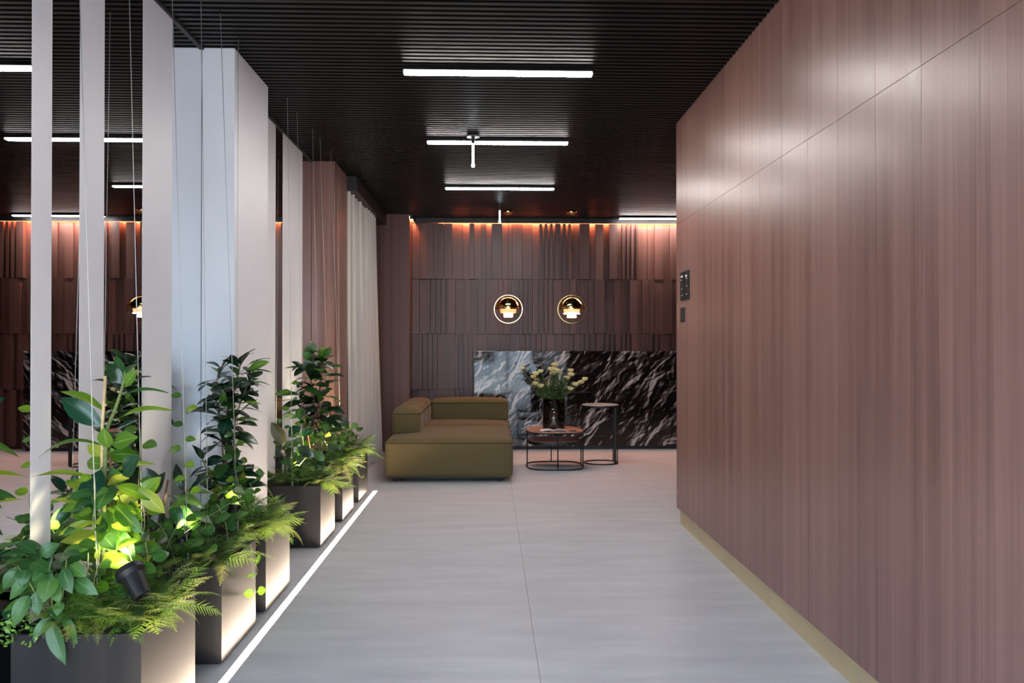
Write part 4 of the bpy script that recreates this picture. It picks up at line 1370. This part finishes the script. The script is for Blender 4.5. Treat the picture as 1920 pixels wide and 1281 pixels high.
# leafy low vine mass below
lv = empty('leafy_vine', (-1.30, 3.72, PZ))
tag(lv, 'low bright leafy vine lit from below in the third planter', 'plant')
rg = random.Random(77)
def leafy_mass(t, x0, x1, y0, y1, z0, z1_, n, L0, L1, mats, kind='round'):
    for i in range(n):
        b_ = Vector((rg.uniform(x0, x1), rg.uniform(y0, y1), rg.uniform(z0, z1_)))
        d = Vector((rg.uniform(-1, 1), rg.uniform(-1, .5), rg.uniform(-.5, .7))).normalized()
        put_leaf(t, kind, rg.choice(mats), b_, b_ + d * rg.uniform(L0, L1), None, Vector((rg.uniform(-.5, .5), -.7, 1)), rg.randint(0, 2))
    for i in range(max(3, n // 9)):
        a = Vector((rg.uniform(x0, x1), rg.uniform(y0, y1), PZ - .01))
        b_ = Vector((rg.uniform(x0, x1), rg.uniform(y0, y1), z1_))
        MB().tube(stem_pts([a, (a + b_) / 2 + Vector((.02, -.02, .02)), b_], 5), .002, 5).build('stem', M['vine_stem'], t, True)
leafy_mass(lv, -1.44, -1.16, 3.68, 3.86, PZ + .02, PZ + .22, 56, .05, .08, ['leaf_vine', 'leaf_bright', 'leaf_vine'])
lv2 = empty('leafy_vine', (-1.34, 3.2, PZ))
tag(lv2, 'low green leafy vine behind the dark rubber plant of the second planter', 'plant')
leafy_mass(lv2, -1.46, -1.16, 3.10, 3.48, PZ + .01, PZ + .20, 60, .045, .08, ['leaf_vine', 'leaf_mid', 'leaf_vine'])
lv3 = empty('leafy_vine', (-1.3, 5.6, PZ))
tag(lv3, 'low green leafy vine in the fifth planter below the tall ficus', 'plant')
leafy_mass(lv3, -1.44, -1.14, 5.56, 5.95, PZ + .02, PZ + .28, 60, .05, .08, ['leaf_vine', 'leaf_bright', 'leaf_mid'])
lv4 = empty('leafy_vine', (-1.3, 2.6, PZ))
tag(lv4, 'small round leaved vine at the foot of the tall rubber plant', 'plant')
leafy_mass(lv4, -1.44, -1.16, 2.50, 2.78, PZ + .0, PZ + .22, 70, .04, .07, ['leaf_vine', 'leaf_bright', 'leaf_mid'])
lv5 = empty('leafy_vine', (-1.3, 6.45, PZ))
tag(lv5, 'low bright leafy vine in the farthest planter', 'plant')
leafy_mass(lv5, -1.42, -1.14, 6.25, 6.62, PZ + .02, PZ + .22, 40, .05, .08, ['leaf_vine', 'leaf_bright', 'leaf_mid'])
lv6 = empty('leafy_vine', (-1.3, 5.1, PZ))
tag(lv6, 'low leafy vine behind the lacy ferns of the fourth planter', 'plant')
leafy_mass(lv6, -1.44, -1.14, 5.00, 5.25, PZ + .05, PZ + .24, 40, .05, .08, ['leaf_vine', 'leaf_bright', 'leaf_mid'])

# ------------------------------------------------------------------ fourth planter: second tall ficus, broad rubber leaves
f2 = empty('ficus_plant', (-1.26, 5.12, PZ))
tag(f2, 'tall dark ficus in front of the wood clad column', 'plant', 'tall leafy plants in the planters')
def z5(x, y, D): return at(490 + .2497 * x, 640 + .2497 * y, D)
D5 = 5.10
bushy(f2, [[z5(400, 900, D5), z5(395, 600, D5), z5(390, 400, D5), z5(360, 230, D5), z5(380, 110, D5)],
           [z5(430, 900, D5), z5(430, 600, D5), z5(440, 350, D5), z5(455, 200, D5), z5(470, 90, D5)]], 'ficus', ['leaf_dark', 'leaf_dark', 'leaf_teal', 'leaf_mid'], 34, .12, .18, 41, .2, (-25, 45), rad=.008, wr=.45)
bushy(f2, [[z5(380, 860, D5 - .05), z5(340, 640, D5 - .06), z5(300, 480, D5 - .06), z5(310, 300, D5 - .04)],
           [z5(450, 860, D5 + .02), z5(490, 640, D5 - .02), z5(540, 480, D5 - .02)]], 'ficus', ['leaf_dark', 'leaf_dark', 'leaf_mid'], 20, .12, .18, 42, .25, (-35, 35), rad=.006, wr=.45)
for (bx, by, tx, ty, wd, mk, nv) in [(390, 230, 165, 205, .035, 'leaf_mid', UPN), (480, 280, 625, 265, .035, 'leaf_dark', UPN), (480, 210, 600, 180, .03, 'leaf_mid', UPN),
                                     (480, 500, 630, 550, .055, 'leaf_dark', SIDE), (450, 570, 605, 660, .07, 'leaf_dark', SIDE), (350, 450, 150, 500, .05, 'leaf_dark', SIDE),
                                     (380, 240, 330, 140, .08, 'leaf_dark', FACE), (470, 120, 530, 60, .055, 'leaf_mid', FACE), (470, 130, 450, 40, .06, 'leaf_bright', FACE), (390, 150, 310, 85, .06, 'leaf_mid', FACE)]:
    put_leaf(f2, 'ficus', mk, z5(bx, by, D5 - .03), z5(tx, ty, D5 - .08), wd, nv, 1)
rb = empty('rubber_plant', z5(185, 990, 4.98))
tag(rb, 'broad leaved olive rubber plant at the left of the fourth planter', 'plant')
MB().tube(stem_pts([z5(180, 1000, 4.98), z5(178, 900, 4.97), z5(185, 790, 4.96)]), .006, 7).build('stem', M['bark'], rb, True)
for (bx, by, tx, ty, wd, mk, var) in [(190, 790, 75, 608, .085, 'leaf_olive', 0), (178, 880, 110, 805, .06, 'leaf_dark', 0), (180, 880, 240, 795, .06, 'leaf_dark', 0),
                                      (260, 790, 400, 870, .07, 'leaf_dark', 1), (480, 790, 600, 810, .05, 'leaf_dark', 1), (400, 820, 470, 900, .06, 'leaf_mid', 1), (200, 720, 300, 640, .08, 'leaf_teal', 1)]:
    put_leaf(rb, 'rubber', mk, z5(bx, by, 4.96), z5(tx, ty, 4.93), wd, FACE, var)

# ------------------------------------------------------------------ climbing wires and vines
wires = [  # planter index, y at ceiling, y at planter, x at ceiling, x at planter
    (0, 2.40, 2.50, -1.32, -1.29), (0, 2.74, 2.70, -1.32, -1.235), (1, 3.10, 3.14, -1.315, -1.255), (1, 3.43, 3.40, -1.32, -1.27),
    (2, 3.653, 3.72, -1.312, -1.245), (2, 3.966, 4.00, -1.33, -1.345), (3, 4.869, 4.90, -1.317, -1.29), (3, 5.164, 5.16, -1.331, -1.28),
    (4, 5.576, 5.60, -1.323, -1.27), (4, 5.80, 5.86, -1.319, -1.25), (5, 6.191, 6.24, -1.32, -1.24), (5, 6.469, 6.50, -1.324, -1.30)]
ordn = ['nearest', 'second', 'third', 'fourth', 'fifth', 'farthest']
rg = random.Random(5)
vine_h = {0: .55, 1: .70, 2: .78, 4: .55, 5: .66, 6: .75, 7: .5, 8: .35, 10: .3}
for i, (pi, yc, yp, xc, xp) in enumerate(wires):
    which = 'front' if i % 2 == 0 else 'back'
    t = empty('climbing_wire', (xp, yp, PZ))
    tag(t, f'thin steel climbing wire at the {which} of the {ordn[pi]} planter, running up to the ceiling', 'wire', 'climbing wires')
    a, b_ = Vector((xp, yp, PZ - .01)), Vector((xc, yc, ZC))
    MB().tube([a, a.lerp(b_, .5), b_], .0014, 6).build('cable', M['steel_wire'], t, True)
    MB().lathe([(0, 0), (.003, 0), (.004, .015), (0, .015)], b_ - Vector((0, 0, .015)), 10).build('ceiling_anchor', M['iron'], t)
    MB().lathe([(0, 0), (.004, 0), (.004, .05), (0, .05)], a, 8).build('tensioner', M['steel_wire'], t)
    if i in vine_h:
        vn = empty('climbing_vine', a)
        tag(vn, f'slender round leaved vine winding up the {which} wire of the {ordn[pi]} planter', 'vine', 'vines on the climbing wires')
        h = vine_h[i] / (ZC - PZ)
        pts = []
        for k in range(40):
            s = k / 39
            q = a.lerp(b_, h * s)
            an = s * 16
            pts.append(q + Vector((math.cos(an), math.sin(an), 0)) * (.006 + .004 * math.sin(5 * s)))
        MB().tube(pts, .0018, 5, r1=.001).build('stem', M['vine_stem'], vn, True)
        nl = int(vine_h[i] * 17)
        for k in range(nl):
            q = pts[int(2 + 36 * k / nl)]
            sg = 1 if k % 2 else -1
            d = Vector((sg * rg.uniform(.6, 1), rg.uniform(-.5, .2), rg.uniform(-.3, .25))).normalized()
            put_leaf(vn, 'round', rg.choice(['leaf_vine', 'leaf_vine', 'leaf_bright', 'leaf_mid']), q, q + d * rg.uniform(.045, .065), None, Vector((0, -.8, 1)), rg.randint(0, 1))

# stray shoots hanging over the planter sides
for (ptsD, lv_, lab) in (([(478, 1050, 3.42), (482, 1075, 3.40), (470, 1085, 3.38)], [(478, 1062, 488, 1040), (482, 1075, 462, 1082)], 'short shoot with thin curled leaves over the side of the second planter'),
                        ([(470, 1020, 3.40), (476, 1085, 3.36), (480, 1112, 3.34)], [(480, 1112, 456, 1114), (480, 1110, 500, 1106)], 'drooping shoot with a round bright leaf over the side of the second planter'),
                        ([(655, 880, 5.60), (672, 890, 5.56), (678, 897, 5.55)], [(665, 886, 655, 892), (678, 897, 684, 892)], 'drooping shoot over the side of the fifth planter')):
    t = empty('plant_shoot', at(*ptsD[0][:2], ptsD[0][2]))
    tag(t, lab, 'plant')
    DD = ptsD[-1][2]
    MB().tube(stem_pts([at(a, b_, c) for a, b_, c in ptsD]), .0016, 5).build('stem', M['vine_stem'], t, True)
    for (bx, by, tx, ty) in lv_:
        put_leaf(t, 'round' if 'round' in lab else 'ficus', 'leaf_bright', at(bx, by, DD), at(tx, ty, DD - .01), None, FACE, 0)
